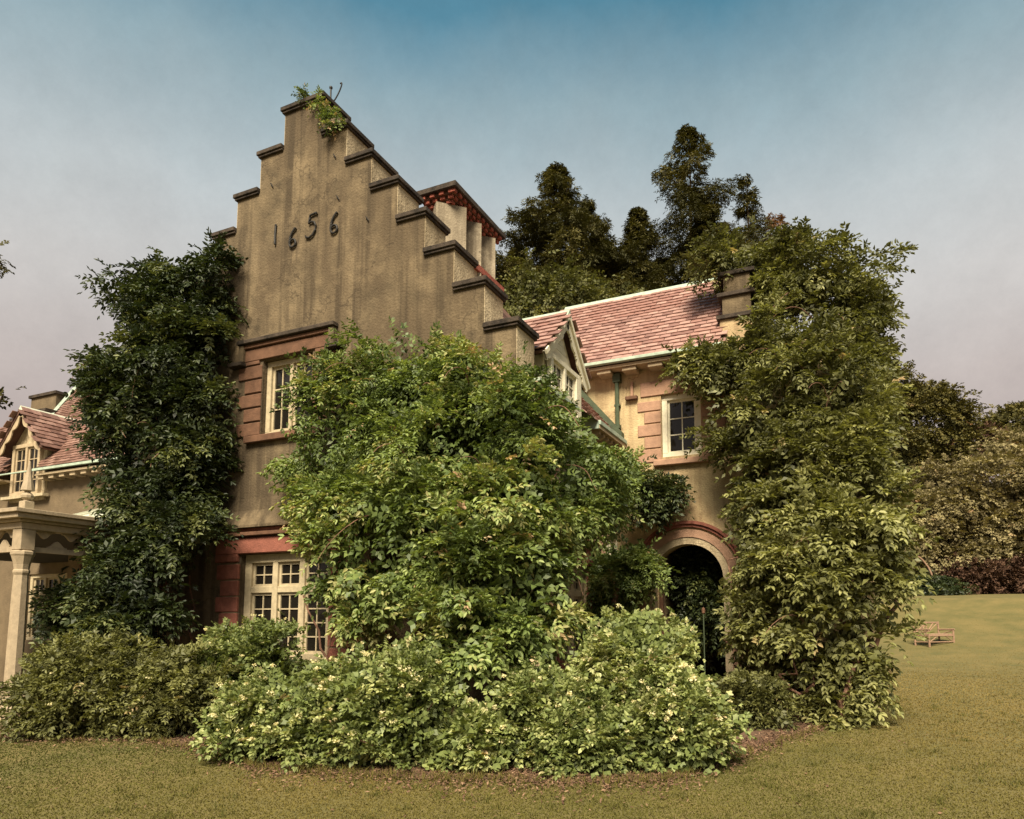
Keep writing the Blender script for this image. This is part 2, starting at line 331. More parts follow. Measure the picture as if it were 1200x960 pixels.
def foliage(name, parent, B, m, seed, per_m2=14, ns=12, rc=.2, L=.28, nl=9, ll=.085, lw=.036, droop=.35, oval=True, tint=.45, tvar=.16, pink=.012,
            jit=.14, clip=None, lift=0., gap=.12, core=True, back=-.6, gf=2.2, out=.8, splay=.9, leaf_up=(0, 0, 1.), inner=.82):
    g = np.random.default_rng(seed)
    P, Nn = clumps(g, B, per_m2, jit, clip, back, inner)
    gn = gapnoise(P, gf); k = gn > np.quantile(gn, gap) if gap > 0 else np.ones(len(P), bool)
    P, Nn = P[k], Nn[k]
    ct = tint + g.normal(0, tvar, len(P)) + .10 * gapnoise(P, gf * .6 + 1)
    st_ = g.random(len(P)) < .06; P = P + np.where(st_[:, None], Nn * g.uniform(.3, .9, (len(P), 1)) * rc * 1.6, 0)
    P = np.repeat(P, ns, 0); Nr = np.repeat(Nn, ns, 0); ct = np.repeat(ct, ns)
    off = g.normal(size=(len(P), 3)); off = unit(off) * g.uniform(.1, 1, (len(P), 1)) ** .5 * rc * [1, 1, .45]
    D = Nr * out + g.normal(0, .42, (len(P), 3)) + [0, 0, lift] + unit(off) * .35
    ct = ct + g.normal(0, .05, len(ct)); pk = g.random(len(ct)) < pink; ct = np.where(pk, g.uniform(.93, 1, len(ct)), ct.clip(0, .9))
    O_ = P + off - Nr * L * .4
    V, Q, T = sprays(g, O_, D, L, nl, ll, lw, ct, droop, oval, splay=splay, up=leaf_up)
    if core:                                    # inner leaves in a darker tint, painting the shade inside the mass
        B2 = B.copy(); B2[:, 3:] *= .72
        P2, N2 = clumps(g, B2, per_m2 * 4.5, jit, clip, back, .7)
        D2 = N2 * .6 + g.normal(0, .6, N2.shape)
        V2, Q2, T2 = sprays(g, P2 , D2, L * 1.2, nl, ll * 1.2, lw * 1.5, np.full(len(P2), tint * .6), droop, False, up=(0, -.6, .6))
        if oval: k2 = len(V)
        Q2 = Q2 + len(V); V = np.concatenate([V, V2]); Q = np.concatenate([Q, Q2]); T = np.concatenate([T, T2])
    me = raw_mesh(name, V, Q, T, m)
    o = link(bpy.data.objects.new(name, me), parent); o['kind'] = 'stuff'
    return o, (P, Nr)
def wander(g, a, b, n=8, amp=.15):
    a, b = np.array(a, float), np.array(b, float)
    t = np.linspace(0, 1, n)[:, None]; o = np.cumsum(g.normal(0, amp, (n, 3)), 0); o -= t * o[-1]
    o[0] = 0
    return [tuple(p) for p in a + (b - a) * t + o]

# ================================================================== SETTING
mb = []
xs = np.unique(np.concatenate([np.linspace(-400, -60, 12), np.linspace(-60, 60, 61), np.linspace(60, 400, 12)]))
ys = np.unique(np.concatenate([np.linspace(-60, 0, 8), np.linspace(0, 60, 61), np.linspace(60, 600, 24)]))
X, Yg = np.meshgrid(xs, ys, indexing='ij'); Z = ground_h(X, Yg)
V = np.stack([X, Yg, Z], -1).reshape(-1, 3); n2 = len(ys)
i, j = np.meshgrid(np.arange(len(xs) - 1), np.arange(n2 - 1), indexing='ij'); k = (i * n2 + j).ravel()[:, None]
me = raw_mesh('lawn', V, np.concatenate([k, k + n2, k + n2 + 1, k + 1], 1), np.zeros(len(k)), 'lawn')
lawn = link(bpy.data.objects.new('lawn', me)); lawn['kind'] = 'structure'
for p in me.polygons: p.use_smooth = True

# mulch bed round the shrubs
edge = [(-60, 866), (60, 868), (160, 868), (235, 880), (290, 900), (360, 906), (450, 910), (520, 916), (580, 914), (640, 920), (720, 918), (790, 914), (840, 897), (880, 884), (930, 866), (985, 844), (1015, 826), (1040, 800), (1050, 775)]
g = np.random.default_rng(3)
pts = []
for a, b in zip(edge[:-1], edge[1:]):
    for t in np.linspace(0, 1, 7)[:-1]:
        q = on_z(a[0] + (b[0] - a[0]) * t, a[1] + (b[1] - a[1]) * t); pts.append((q[0] + g.normal(0, .03), q[1] + g.normal(0, .03), .012))
back_ = [(-.5, 16.9, .012), (-2, 16.9, .012), (-6, 12, .012), (-12, 9.5, .012), (-14, 8.5, .012)]
m_ = MB(); m_.add(pts + back_, [tuple(range(len(pts) + len(back_)))]); bed = m_.build('mulch_bed', 'mulch'); bed['kind'] = 'structure'
bed_edge = np.array(pts)

# ================================================================== HOUSE
house = thing('house', 'old stucco house with a tall stepped gable dated 1656 and a pink tiled arched wing', 'house', (-8.76, 9, 0))
def H_(o): return o
class Off:       # all house meshes are written in world coordinates; the empty sits at the gable foot
    pass
def adopt(o, root):
    o.matrix_parent_inverse = Matrix.Translation(root.location).inverted() if False else o.matrix_parent_inverse
YF = 9.0; YB = 9.62; XC = -8.76
hs = [10.88, 10.17, 9.47, 8.83, 8.13, 7.43, 6.73, 5.98]      # wall tops under each coping
hw = [.44 + .553 * k for k in range(8)]                       # half widths
house.location = (0, 0, 0)
def top_at(x):
    d = abs(x - XC)
    for k in range(8):
        if d < hw[k]: return hs[k]
    return 0
LW = (-9.82, -7.82, .93, 2.75); UW = (-9.49, -8.35, 4.85, 6.22)
xs = sorted(set([XC + s * h for h in hw for s in (-1, 1)] + [LW[0], LW[1], UW[0], UW[1]]))
zs = sorted(set([0, LW[2], LW[3], UW[2], UW[3]] + hs + [3.3]))
m_ = MB()
inn = lambda x, z, r: r[0] < x < r[1] and r[2] < z < r[3]
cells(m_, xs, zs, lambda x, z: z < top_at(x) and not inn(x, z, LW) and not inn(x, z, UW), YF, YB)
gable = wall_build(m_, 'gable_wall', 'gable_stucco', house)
# thin paler sheets on the step sides, painting in the light they catch
for k in range(8):
    for s in (-1, 1):
        x1 = XC + s * hw[k]; zt = hs[k]; zb = hs[k + 1] + .1 if k < 7 else 0.
        MB().box(x1 + s * .003, x1 + s * .012, YF + .004, YB - .004, zb, zt - .003).build('lit_step_return', 'side_stucco', gable)
# coping stones
for k in range(8):
    for s in ((1,) if k == 0 else (-1, 1)):
        if k == 0: x0, x1 = XC - hw[0] - .07, XC + hw[0] + .07
        else:
            x0, x1 = (XC + s * (hw[k - 1] + .013), XC + s * (hw[k] + .07))
        cb = MB().box(x0, x1, YF - .07, YB + .07, hs[k] + .03, hs[k] + .11)
        xx0, xx1 = (x0, x1) if k == 0 else (x0, x1)
        cb.box(min(x0, x1) + (.025 if (k == 0 or s < 0) else 0), max(x0, x1) - (.025 if (k == 0 or s > 0) else 0), YF - .045, YB + .045, hs[k] - .012, hs[k] + .03)
        o = cb.build('coping_stone', 'coping', gable, bevel=.008)
        o.rotation_euler = (0, 0, 0)
# 1656 in wrought iron
def strokes(pts, r=.019):
    return MB().tube([(p[0], YF - .028, p[1]) for p in pts], r, 7)
def six(cx, cz, h):
    P = []
    for t in np.linspace(0, 1, 9): P.append((cx + .055 - .13 * math.sin(t * 1.5), cz + h * .5 - h * .62 * t + .015 * math.sin(3 * t)))
    r = .072; c = (cx - .005, cz - h * .5 + r)
    for t in np.linspace(math.pi * .95, math.pi * 2.95, 15): P.append((c[0] + r * math.cos(t), c[1] + r * math.sin(t)))
    return P
NUM = [('1', [(-9.30, 8.74), (-9.31, 8.55), (-9.305, 8.36)]), ('6', six(-8.88, 8.39, .35)),
       ('5', [(-8.35, 8.73), (-8.43, 8.72), (-8.50, 8.71), (-8.51, 8.65), (-8.52, 8.57), (-8.46, 8.59), (-8.40, 8.565), (-8.365, 8.50), (-8.375, 8.41), (-8.43, 8.335), (-8.50, 8.30), (-8.58, 8.32)]),
       ('6', six(-7.95, 8.44, .37))]
for c, pts_ in NUM:
    b = strokes(pts_)
    b.tube([(pts_[0][0], YF - .05, pts_[0][1] - .02), (pts_[0][0], YF + .02, pts_[0][1] - .02)], .012, 5)
    b.tube([(pts_[-1][0], YF - .05, pts_[-1][1] + .02), (pts_[-1][0], YF + .02, pts_[-1][1] + .02)], .012, 5)
    b.build('date_numeral', 'iron', gable, label='wrought iron numeral ' + c)
# rust and soot below is part of the stucco material; small iron wall anchors
for (x, z) in ((-9.45, 9.55), (-8.0, 9.7), (-7.25, 8.35), (-7.9, 8.9)):
    MB().tube([(x - .03, YF - .02, z + .04), (x + .03, YF - .02, z - .05)], .009, 5).build('wall_anchor', 'iron', gable)
# iron finial remains on the top stone
fx, fz = -8.42, 10.99
b = MB().tube([(fx, 9.3, fz), (fx, 9.3, fz + .36)], .016, 6)
for s in (-1, 1):
    b.tube([(fx + s * .17 * math.sin(t) * (1 + .3 * t), 9.3, fz + .05 + .17 * (1 - math.cos(t * 1.5))) for t in np.linspace(0, 2.3, 9)], .013, 5)
b.lathe((fx, 9.3, fz + .34), [(.0, 0), (.03, .02), (.03, .05), (0, .07)], 8)
b.build('iron_finial', 'iron', house)

# --- windows in the gable
def window(name, x0, x1, z0, z1, y, lights, transom=None, fr=.1, mull=.1, bars=(1, 1), paint='cream_paint', low_bars=None, dep=.16, swap=False):
    """frame mesh as the part; its panes and glazing bars below it.  swap: runs along Y, facing +X"""
    P = (lambda b, a0, a1, c0, c1, d0, d1: b.box(-c1, -c0, a0, a1, d0, d1)) if swap else (lambda b, a0, a1, c0, c1, d0, d1: b.box(a0, a1, c0, c1, d0, d1))
    yy = y
    b = MB()
    P(b, x0, x1, yy, yy + dep, z1 - fr, z1); P(b, x0, x1, yy, yy + dep, z0, z0 + fr * .8)
    P(b, x0, x0 + fr, yy, yy + dep, z0 + fr * .8, z1 - fr); P(b, x1 - fr, x1, yy, yy + dep, z0 + fr * .8, z1 - fr)
    wi = (x1 - x0 - 2 * fr - (lights - 1) * mull) / lights
    xs_ = [x0 + fr + k * (wi + mull) for k in range(lights)]
    for k in range(1, lights): P(b, xs_[k] - mull, xs_[k], yy + .003, yy + dep - .003, z0 + fr * .8, z1 - fr)
    spans = [(z0 + fr * .8, z1 - fr)]
    if transom:
        spans = [(z0 + fr * .8, transom - .055), (transom + .055, z1 - fr)]
        for xa in xs_: P(b, xa, xa + wi, yy + .01, yy + dep - .01, transom - .055, transom + .055)
    o = b.build(name, paint, house if name != 'x' else None, bevel=.006)
    for xa in xs_:
        for si, (za, zb) in enumerate(spans):
            sw = .045; s = MB()
            P(s, xa, xa + sw, yy + .05, yy + .10, za, zb); P(s, xa + wi - sw, xa + wi, yy + .05, yy + .10, za, zb)
            P(s, xa + sw, xa + wi - sw, yy + .05, yy + .10, za, za + sw); P(s, xa + sw, xa + wi - sw, yy + .05, yy + .10, zb - sw, zb)
            s.build('sash', paint, o)
            P(MB_ := MB(), xa + sw, xa + wi - sw, yy + .074, yy + .08, za + sw, zb - sw); MB_.build('pane', 'glass', o)
            nb = bars if (si == len(spans) - 1 or low_bars is None) else low_bars
            gb = .011
            for q in range(nb[0]):
                xm = xa + sw + (wi - 2 * sw) * (q + 1) / (nb[0] + 1)
                P(t := MB(), xm - gb, xm + gb, yy + .055, yy + .072, za + sw, zb - sw); t.build('glazing_bar', paint, o)
            for q in range(nb[1]):
                zm = za + sw + (zb - za - 2 * sw) * (q + 1) / (nb[1] + 1)
                P(t := MB(), xa + sw, xa + wi - sw, yy + .057, yy + .070, zm - gb, zm + gb); t.build('glazing_bar', paint, o)
    return o
def room(x0, x1, y0, y1, z0, z1, name='room_dark_sheet'):
    return MB().box(x0, x1, y0, y1, z0, z1)
lw = window('window', *LW, YF + .10, 3, 2.13, fr=.15, mull=.115, bars=(1, 1), low_bars=(1, 3)); lw['label'] = 'three light cream window with red stone surround on the ground floor'
uw = window('window', *UW, YF + .10, 2, None, fr=.10, mull=.07, bars=(1, 2)); uw['label'] = 'upper window under a stone label mould'
# lower surround: red blocks, lintel, sloping stucco hood
zz = .95; k = 0
for side in (-1, 1):
    zz = .32; k = 0
    while zz < 2.6:
        h = .285; xo = (-10.36 if k % 2 else -10.26) if side < 0 else (-7.28 if k % 2 else -7.38)
        xi = -9.83 if side < 0 else -7.81
        MB().box(xo, xi, YF - .045, YF + .18, zz, zz + h - .02).build('quoin_block', 'red_stone', lw, bevel=.014)
        zz += h; k += 1
for xa_, xb_ in ((-10.20, -9.84), (-7.80, -7.44)): MB().box(xa_, xb_, YF - .03, YF + .02, .3, 2.6).build('mortar_bed', 'brown_stucco', lw)
lw_l = MB().box(-10.38, -7.26, YF - .05, YF + .19, 2.62, 3.03)
MB().box(-9.83, -7.81, YF + .02, YF + .24, 2.752, 2.80).build('soffit_strip', 'red_stone', lw)
# lintel as an L-shaped block around the frame head
b = MB().box(-10.40, -9.86, YF - .055, YF + .19, 2.62, 2.755).box(-7.78, -7.24, YF - .055, YF + .19, 2.62, 2.755).box(-10.40, -7.24, YF - .055, YF + .19, 2.758, 3.04)
b.build('lintel', 'red_stone', lw, bevel=.012)
MB().box(-10.47, -7.17, YF - .12, YF, 3.06, 3.13).build('cornice', 'brown_stone', lw, bevel=.01)
MB().box(-10.45, -7.19, YF - .09, YF, 3.135, 3.20).build('cornice', 'red_stone', lw, bevel=.01)
h0 = [(-10.50, YF - .17, 3.20), (-7.14, YF - .17, 3.20), (-7.14, YF + .01, 3.20), (-10.50, YF + .01, 3.20)]
h1 = [(-10.50, YF - .17, 3.24), (-7.14, YF - .17, 3.24), (-7.14, YF + .01, 3.24), (-10.50, YF + .01, 3.24)]
h2 = [(-10.16, YF - .03, 3.52), (-7.48, YF - .03, 3.52), (-7.48, YF + .01, 3.52), (-10.16, YF + .01, 3.52)]
h3 = [(-10.02, YF - .006, 3.74), (-7.62, YF - .006, 3.74), (-7.62, YF + .01, 3.74), (-10.02, YF + .01, 3.74)]
MB().loft([h0, h1, h2, h3]).build('stucco_hood', 'gable_stucco', lw)
MB().box(-9.95, -7.70, YF - .12, YF + .12, .80, .925).build('sill', 'cream_paint', lw, bevel=.012)
MB().box(-12.0, -4.45, YF - .10, YF, .0, .30).build('plinth', 'red_stone', gable, bevel=.01)
# upper surround
for side in (-1, 1):
    zz = 4.86; k = 0
    for k in range(5):
        h = .262; 
        xo = (-10.06 if k % 2 == 0 else -9.90) if side < 0 else (-7.78 if k % 2 == 0 else -7.94)
        xi = -9.50 if side < 0 else -8.34
        MB().box(xo, xi, YF - .03, YF + .17, zz, zz + h - .022).build('quoin_block', 'brown_stone', uw, bevel=.014); zz += h
b = MB().box(-9.92, -9.56, YF - .04, YF + .17, 6.165, 6.235).box(-8.28, -7.92, YF - .04, YF + .17, 6.165, 6.235).box(-9.92, -7.92, YF - .04, YF + .17, 6.238, 6.46)
b.build('lintel', 'brown_stone', uw, bevel=.01)
b = MB().box(-9.97, -7.87, YF - .08, YF, 6.47, 6.54); b.build('hood_mould', 'brown_stone', uw, bevel=.01)
b = MB().box(-10.03, -7.81, YF - .14, YF, 6.545, 6.62); b.build('hood_mould', 'coping', uw, bevel=.01)
for s in (-1, 1):
    xa = XC - .16 + s * 1.03
    MB().box(xa - .06, xa + .06, YF - .10, YF, 6.23, 6.54).build('hood_mould', 'gable_stucco', uw, bevel=.01)
    xb = xa + s * .09
    MB().box(xb - .17, xb + .17, YF - .16, YF, 6.15, 6.225).build('label_stop', 'coping', uw, bevel=.01)
MB().box(-9.80, -8.04, YF - .10, YF + .12, 4.72, 4.845).build('sill', 'brown_stone', uw, bevel=.012)
# near-black sheets behind the glass, painted for the darkness of unlit rooms
MB().box(-12.9, -4.9, YB + .002, YB + .02, .05, 6.4).build('room_dark_sheet', 'interior_dark', house)

# --- main block: east wall, roof
m_ = MB()
XE = -4.75
SW = (11.55, 12.72, .9, 2.62)
cells(m_, sorted([YB, 10.02, 11.32, SW[0], SW[1], 13.9]), [0, .9, 2.62, 4.95, 5.2], lambda y, z: not (SW[0] < y < SW[1] and SW[2] < z < SW[3]), XE - .3, XE, swap=True)
wall_build(m_, 'side_wall', 'side_stucco', house)
MB().box(-13.1, -12.8, YB, 14, 0, 5.1).build('side_wall', 'gable_stucco', house)
def slab(mb, a, b, c, d, t=.06):
    n = (Vector(b) - Vector(a)).cross(Vector(d) - Vector(a)).normalized()
    if n.z < 0: n = -n
    return mb.prism([a, b, c, d], tuple(-n * t))
ZE, ZR = 5.33, 10.5
k_ = (ZR - ZE) / (-4.3 - XC)
b = MB(); slab(b, (-4.3, YB, ZE), (XC, YB, ZR), (XC, 19, ZR), (-4.3, 19, ZE)) if False else None
# east slope stops at the wing; west slope runs on
slab(b, (-4.35, 11.35, ZE + .02), (-4.9, 11.35, ZE + .02 + .55 * -k_ * -1), (-4.9, 13.9, ZE + .02 + .55 * k_ * -1 * -1), (-4.35, 13.9, ZE + .02)) if False else None
sl = -k_    # rise per metre westwards
zr = lambda x: ZE + (-4.35 - x) * abs(k_)
slab(b, (-4.35, 12.2, zr(-4.35)), (XC, 12.2, zr(XC)), (XC, 16.5, zr(XC)), (-4.35, 16.5 if False else 13.9, zr(-4.35)))
slab(b, (-4.8, YB, zr(-4.8)), (XC, YB, zr(XC)), (XC, 12.2, zr(XC)), (-4.8, 12.2, zr(-4.8)))
slab(b, (-13.2, YB, ZE), (XC, YB, zr(XC)), (XC, 16.5, zr(XC)), (-13.2, 16.5, ZE))
mroof = b.build('main_roof', 'roof_board', house)

def tile_mesh(wd, ln, name='tile', m='roof_tile'):
    th = .018
    b = MB().add([(-wd / 2, 0, 0), (wd / 2, 0, 0), (wd / 2, ln, 0), (-wd / 2, ln, 0), (-wd / 2, 0, th), (wd / 2, 0, th), (wd / 2, ln, th * .7), (-wd / 2, ln, th * .7), (0, -.012, th * .1), (0, -.014, th * 1.25)],
                 [(0, 3, 2, 1, 8), (4, 9, 5, 6, 7), (0, 8, 9, 4), (8, 1, 5, 9), (1, 2, 6, 5), (2, 3, 7, 6), (3, 0, 4, 7)])
    return b.mesh(name, m)
def lay_tiles(roof, origin, ax, up, width_fn, rows, expo, wd, indiv, parent, stuff_name='tile', m='roof_tile', seed=1, keep=None, mesh=None):
    """tiles in lapped rows: origin at the eave, ax along it, up the slope; indiv(row) -> piece by piece"""
    g = random.Random(seed); ax = Vector(ax).normalized(); up = Vector(up).normalized(); nrm = ax.cross(up).normalized()
    if nrm.z < 0: nrm = -nrm
    me = mesh or tile_mesh(wd * .975, expo * 1.32, m=m); base = [Vector(v.co) for v in me.vertices]; fcs = [tuple(p.vertices) for p in me.polygons]
    SV, SF, ST = [], [], []; n_ind = 0
    for r in range(rows):
        x0, x1 = width_fn(r * expo); off = (r % 2) * wd / 2
        kx = math.floor((x0 - off) / wd)
        while kx * wd + off < x1:
            xc = kx * wd + off + wd / 2; kx += 1
            if xc - wd / 2 < x0 - .01 or xc + wd / 2 > x1 + .01: 
                if xc < x0 or xc > x1: continue
            p = Vector(origin) + ax * (xc + g.uniform(-.006, .006)) + up * (r * expo + g.uniform(-.008, .008) - (g.uniform(.015, .04) if g.random() < .04 else 0)) + nrm * (.026 + g.uniform(0, .006))
            if keep and not keep(p): continue
            tilt = -.11 + g.uniform(-.015, .015)
            u2 = (up * math.cos(tilt) + nrm * math.sin(tilt)).normalized(); n3 = ax.cross(u2); n3 = n3 if n3.z > 0 else -n3
            a2 = (ax + up * g.uniform(-.012, .012)).normalized()
            M = Matrix((a2, u2, n3)).transposed().to_4x4(); M.translation = p
            if indiv(r):
                o = bpy.data.objects.new('tile', me); link(o, parent); o.matrix_local = M; n_ind += 1
            else:
                n0 = len(SV); SV += [tuple(M @ v) for v in base]; SF += [tuple(i + n0 for i in f) for f in fcs]; ST += [g.random()] * len(fcs)
    if SV:
        me2 = bpy.data.meshes.new(stuff_name); me2.from_pydata(SV, [], SF); me2.materials.append(MATS[m])
        at = me2.attributes.new('tint', 'FLOAT', 'FACE'); at.data.foreach_set('value', ST)
        o = link(bpy.data.objects.new(stuff_name, me2), parent); o['kind'] = 'stuff'
    return n_ind
# tiles on the short stretch of main roof seen beside the dormer
lay_tiles(mroof, (-4.33, 13.88, zr(-4.33) + .01), (0, -1, 0), (-1, 0, abs(k_)), lambda s: (.22, 2.3), 12, .157, .235, lambda r: False, mroof, 'roof_tiles', seed=5)
# flashing against the wing wall, gutter and eave of the main block
b = MB(); v0 = Vector((-4.32, 0, zr(-4.32) + .05)); v1 = Vector((-5.7, 0, zr(-5.7) + .05))
b.prism([(v0.x, 13.72, v0.z), (v1.x, 13.72, v1.z), (v1.x, 13.72, v1.z + .17), (v0.x, 13.72, v0.z + .17)], (0, .175, 0)); b.build('flashing', 'green_pipe', mroof)
b = MB().box(-4.37, -4.25, 12.2, 13.88, 5.27, 5.36); b.build('gutter', 'copper', mroof, bevel=.01)
b = MB().box(-4.75, -4.27, 12.2, 13.88, 5.20, 5.262); b.build('eave_board', 'soffit', mroof)
b = MB().box(-4.76, -4.40, 12.16, 12.198, 5.10, 5.60); 
for q in range(7):
    y = 12.35 + q * .24
    MB().prism([(-4.745, y, 5.196), (-4.33, y, 5.196), (-4.33, y, 5.13), (-4.42, y, 5.09), (-4.745, y, 5.02)], (0, .09, 0)).build('eave_bracket', 'soffit', mroof)
b = MB(); b.prism([(-4.28, 12.16, 5.19), (-4.28, 12.16, 5.33), (-4.9, 12.16, zr(-4.9) - .03), (-4.9, 12.16, 5.19)], (0, .038, 0)); b.build('eave_board', 'copper', mroof)

# --- wing
YW = 13.9; WX0, WX1 = -6.6, .3
AX, AR, AS = -3.05, .71, 2.42
WW = (-3.52, -2.71, 4.93, 6.24); SMW = (-5.0, -4.50, 2.68, 3.32)
m_ = MB()
ox = [(-3.76, -2.34, 0, 3.6)]
cells(m_, sorted(set([WX0, -5.0, -4.5, -3.76, -2.34, WW[0], WW[1], WX1])), sorted(set([0, 2.68, 3.32, 3.6, WW[2], WW[3], 7.05])),
      lambda x, z: not inn(x, z, WW) and not (-3.76 < x < -2.34 and z < 3.6) and not inn(x, z, SMW), YW, YW + .38)
n = 18; arc = [(AX - AR * math.cos(math.pi * t / n), AS + AR * math.sin(math.pi * t / n)) for t in range(n + 1)]
for a, b_ in zip(arc[:-1], arc[1:]):
    for y in (YW, YW + .38):
        m_.add([(a[0], y, a[1]), (b_[0], y, b_[1]), (b_[0], y, 3.6), (a[0], y, 3.6)], [(0, 1, 2, 3)])
    m_.add([(a[0], YW, a[1]), (b_[0], YW, b_[1]), (b_[0], YW + .38, b_[1]), (a[0], YW + .38, a[1])], [(0, 1, 2, 3)])
wall_build(m_, 'wing_wall', 'wing_stucco', house)
MB().box(WX0, WX1, 16.9, 17.3, 0, 7.0).build('wing_wall', 'brown_stucco', house, label='rear wall of the wing')
MB().box(-4.25, -3.74, YW + .381, 16.9, 0, 3.5).build('passage_wall', 'wing_stucco', house)
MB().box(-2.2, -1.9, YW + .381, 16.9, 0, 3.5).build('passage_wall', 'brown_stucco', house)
MB().box(-4.3, -1.8, YW + .381, 16.9, 3.5, 3.6).build('passage_ceiling', 'roof_board', house)
MB().box(-3.5, -2.5, 16.86, 16.897, 0, 2.3).build('passage_dark_panel', 'interior_dark', house)  # near-black panel paints the darkness at the far end of the passage
MB().box(-6.5, -2.0, YW + .385, YW + .40, 3.7, 6.9).build('room_dark_sheet', 'interior_dark', house)
MB().box(WX1 - .3, WX1, YW + .38, 16.9, 0, 7.0).build('side_wall', 'side_stucco', house)
def ring(r0, r1, y0, y1, leg, name, m, parent, n=22, bev=0.):
    b = MB(); P = []
    ang = [math.pi * t / n for t in range(n + 1)]
    rings = []
    prof = lambda ca, sa: [(AX - r0 * ca, y0, AS + r0 * sa), (AX - r1 * ca, y0, AS + r1 * sa), (AX - r1 * ca, y1, AS + r1 * sa), (AX - r0 * ca, y1, AS + r0 * sa)]
    if leg is not None: rings.append([(x, y, leg) for x, y, z in prof(1, 0)])
    rings += [prof(math.cos(a), math.sin(a)) for a in ang]
    if leg is not None: rings.append([(x, y, leg) for x, y, z in prof(-1, 0)])
    b.loft(rings); return b.build(name, m, parent)
arch = ring(.84, .995, YW - .035, YW + .02, 0., 'archway', 'pink_stone', house); arch['label'] = 'pink stone arch surround'
ring(.70, .838, YW - .015, YW + .30, 0., 'arch_reveal', 'side_stucco', arch)
ring(1.04, 1.10, YW - .06, YW + .01, None, 'arch_hood', 'red_stone', arch)
ring(1.10, 1.16, YW - .10, YW + .01, None, 'arch_hood', 'red_stone', arch)
MB().box(-3.745, -3.66, YW + .42, YW + .52, 0, 3.0).build('door_post', 'brown_stone', arch)
ww = window('window', *WW, YW + .06, 1, None, fr=.11, bars=(1, 2), paint='white_paint'); ww['label'] = 'single casement window on the wing'
wz = [4.80, 5.10, 5.36, 5.63, 5.89, 6.12]
for side in (-1, 1):
    for q in range(5):
        xo = (-4.02 if q % 2 == 0 else -3.88) if side < 0 else (-2.22 if q % 2 == 0 else -2.36)
        xi = -3.53 if side < 0 else -2.70
        MB().box(xo, xi, YW - .025, YW + .1, wz[q] + .04, wz[q + 1] + .02).build('quoin_block', 'pink_stone', ww, bevel=.012)
MB().box(-3.95, -2.30, YW - .03, YW + .1, 6.245, 6.55).build('lintel', 'pink_stone', ww, bevel=.01)
for s in (-1, 1):
    xa = -3.115 + s * 1.02
    MB().box(xa - .13, xa + .13, YW - .10, YW, 6.21, 6.29).build('label_stop', 'brown_stone', ww, bevel=.01)
    MB().box(xa - .02, xa + .03, YW - .05, YW, 6.29, 6.6).build('hood_mould', 'pink_stone', ww)
MB().box(-3.68, -2.55, YW - .12, YW + .1, 4.74, 4.86).build('sill', 'pink_stone', ww, bevel=.012)
sw_ = window('window', *SMW, YW + .05, 2, None, fr=.05, mull=.05, bars=(0, 0), paint='white_paint'); sw_['label'] = 'small white window in the corner above the green shutter'
MB().box(-5.12, -4.96, YW - .03, YW + .05, 2.62, 3.40).build('jamb', 'red_stone', sw_)

# wing roof
EY, EZ, RY, RZ = 13.52, 6.98, 15.62, 9.33
sp_ = (RZ - EZ) / (RY - EY)
b = MB(); RX0, RX1 = -6.35, -2.16
slab(b, (RX0, EY, EZ), (RX1, EY, EZ), (RX1, RY, RZ), (RX0, RY, RZ)); slab(b, (RX0, RY, RZ), (RX1, RY, RZ), (RX1, 2 * RY - EY, EZ), (RX0, 2 * RY - EY, EZ))
wroof = b.build('wing_roof', 'roof_board', house)
slope_len = math.hypot(RZ - EZ, RY - EY)
zmain = lambda p: p[2] > zr(p[0]) + .02 or p[0] > -4.35
n1 = lay_tiles(wroof, (0, EY - .02, EZ), (1, 0, 0), (0, RY - EY, RZ - EZ), lambda s: (-7.0, RX1), 20, slope_len / 20.3, .235, lambda r: r < 13, wroof, 'roof_tiles', seed=2, keep=lambda p: zmain(p) and p.x > -6.35)
b = MB(); b.prism([(RX1, RY - .13, RZ - .10), (RX1, RY, RZ + .085), (RX1, RY + .13, RZ - .10), (RX1, RY, RZ - .02)], (RX0 - RX1, 0, 0)); b.build('ridge_cap', 'copper', wroof)
b = MB().box(-5.6, RX1, EY - .10, EY + .0, EZ - .055, EZ + .015); b.build('gutter', 'copper', wroof, bevel=.01)
b = MB().box(-5.9, RX1, EY - .005, YW - .003, EZ - .14, EZ - .08); b.build('eave_board', 'soffit', wroof)
for q in range(7):
    x = -5.35 + q * .55
    MB().box(x, x + .30, EY + .04, YW - .003, EZ - .225, EZ - .143).build('eave_bracket', 'soffit', wroof, bevel=.01)
b = MB().tube([(-4.44, YW - .09, 6.75), (-4.44, YW - .09, 5.68)], .045, 8)
b.box(-4.52, -4.36, YW - .15, YW - .01, 6.62, 6.80); b.box(-4.50, -4.38, YW - .13, YW - .01, 5.62, 5.70); b.box(-4.50, -4.38, YW - .12, YW - .01, 6.1, 6.14)
b.build('downpipe', 'green_pipe', house)
# crow-stepped end parapet of the wing
par = MB().box(-2.28, -1.66, YW - .02, YW + .75, 6.8, 7.62).build('stepped_parapet', 'wing_stucco', house)
MB().box(-2.28, -1.66, YW + .78, YW + 1.5, 6.8, 8.5).build('parapet_block', 'side_stucco', par)
MB().box(-2.24, -1.68, YW + .1, YW + .78, 7.72, 8.14).build('parapet_block', 'gable_stucco', par)
MB().box(-2.22, -1.70, YW + .2, YW + .9, 8.23, 8.63).build('parapet_block', 'gable_stucco', par)
for (z_, y_) in ((7.62, YW - .08), (8.14, YW + .04), (8.63, YW + .14)):
    MB().box(-2.34, -1.60, y_, y_ + .85, z_ + .003, z_ + .09).build('coping_stone', 'coping', par, bevel=.01)

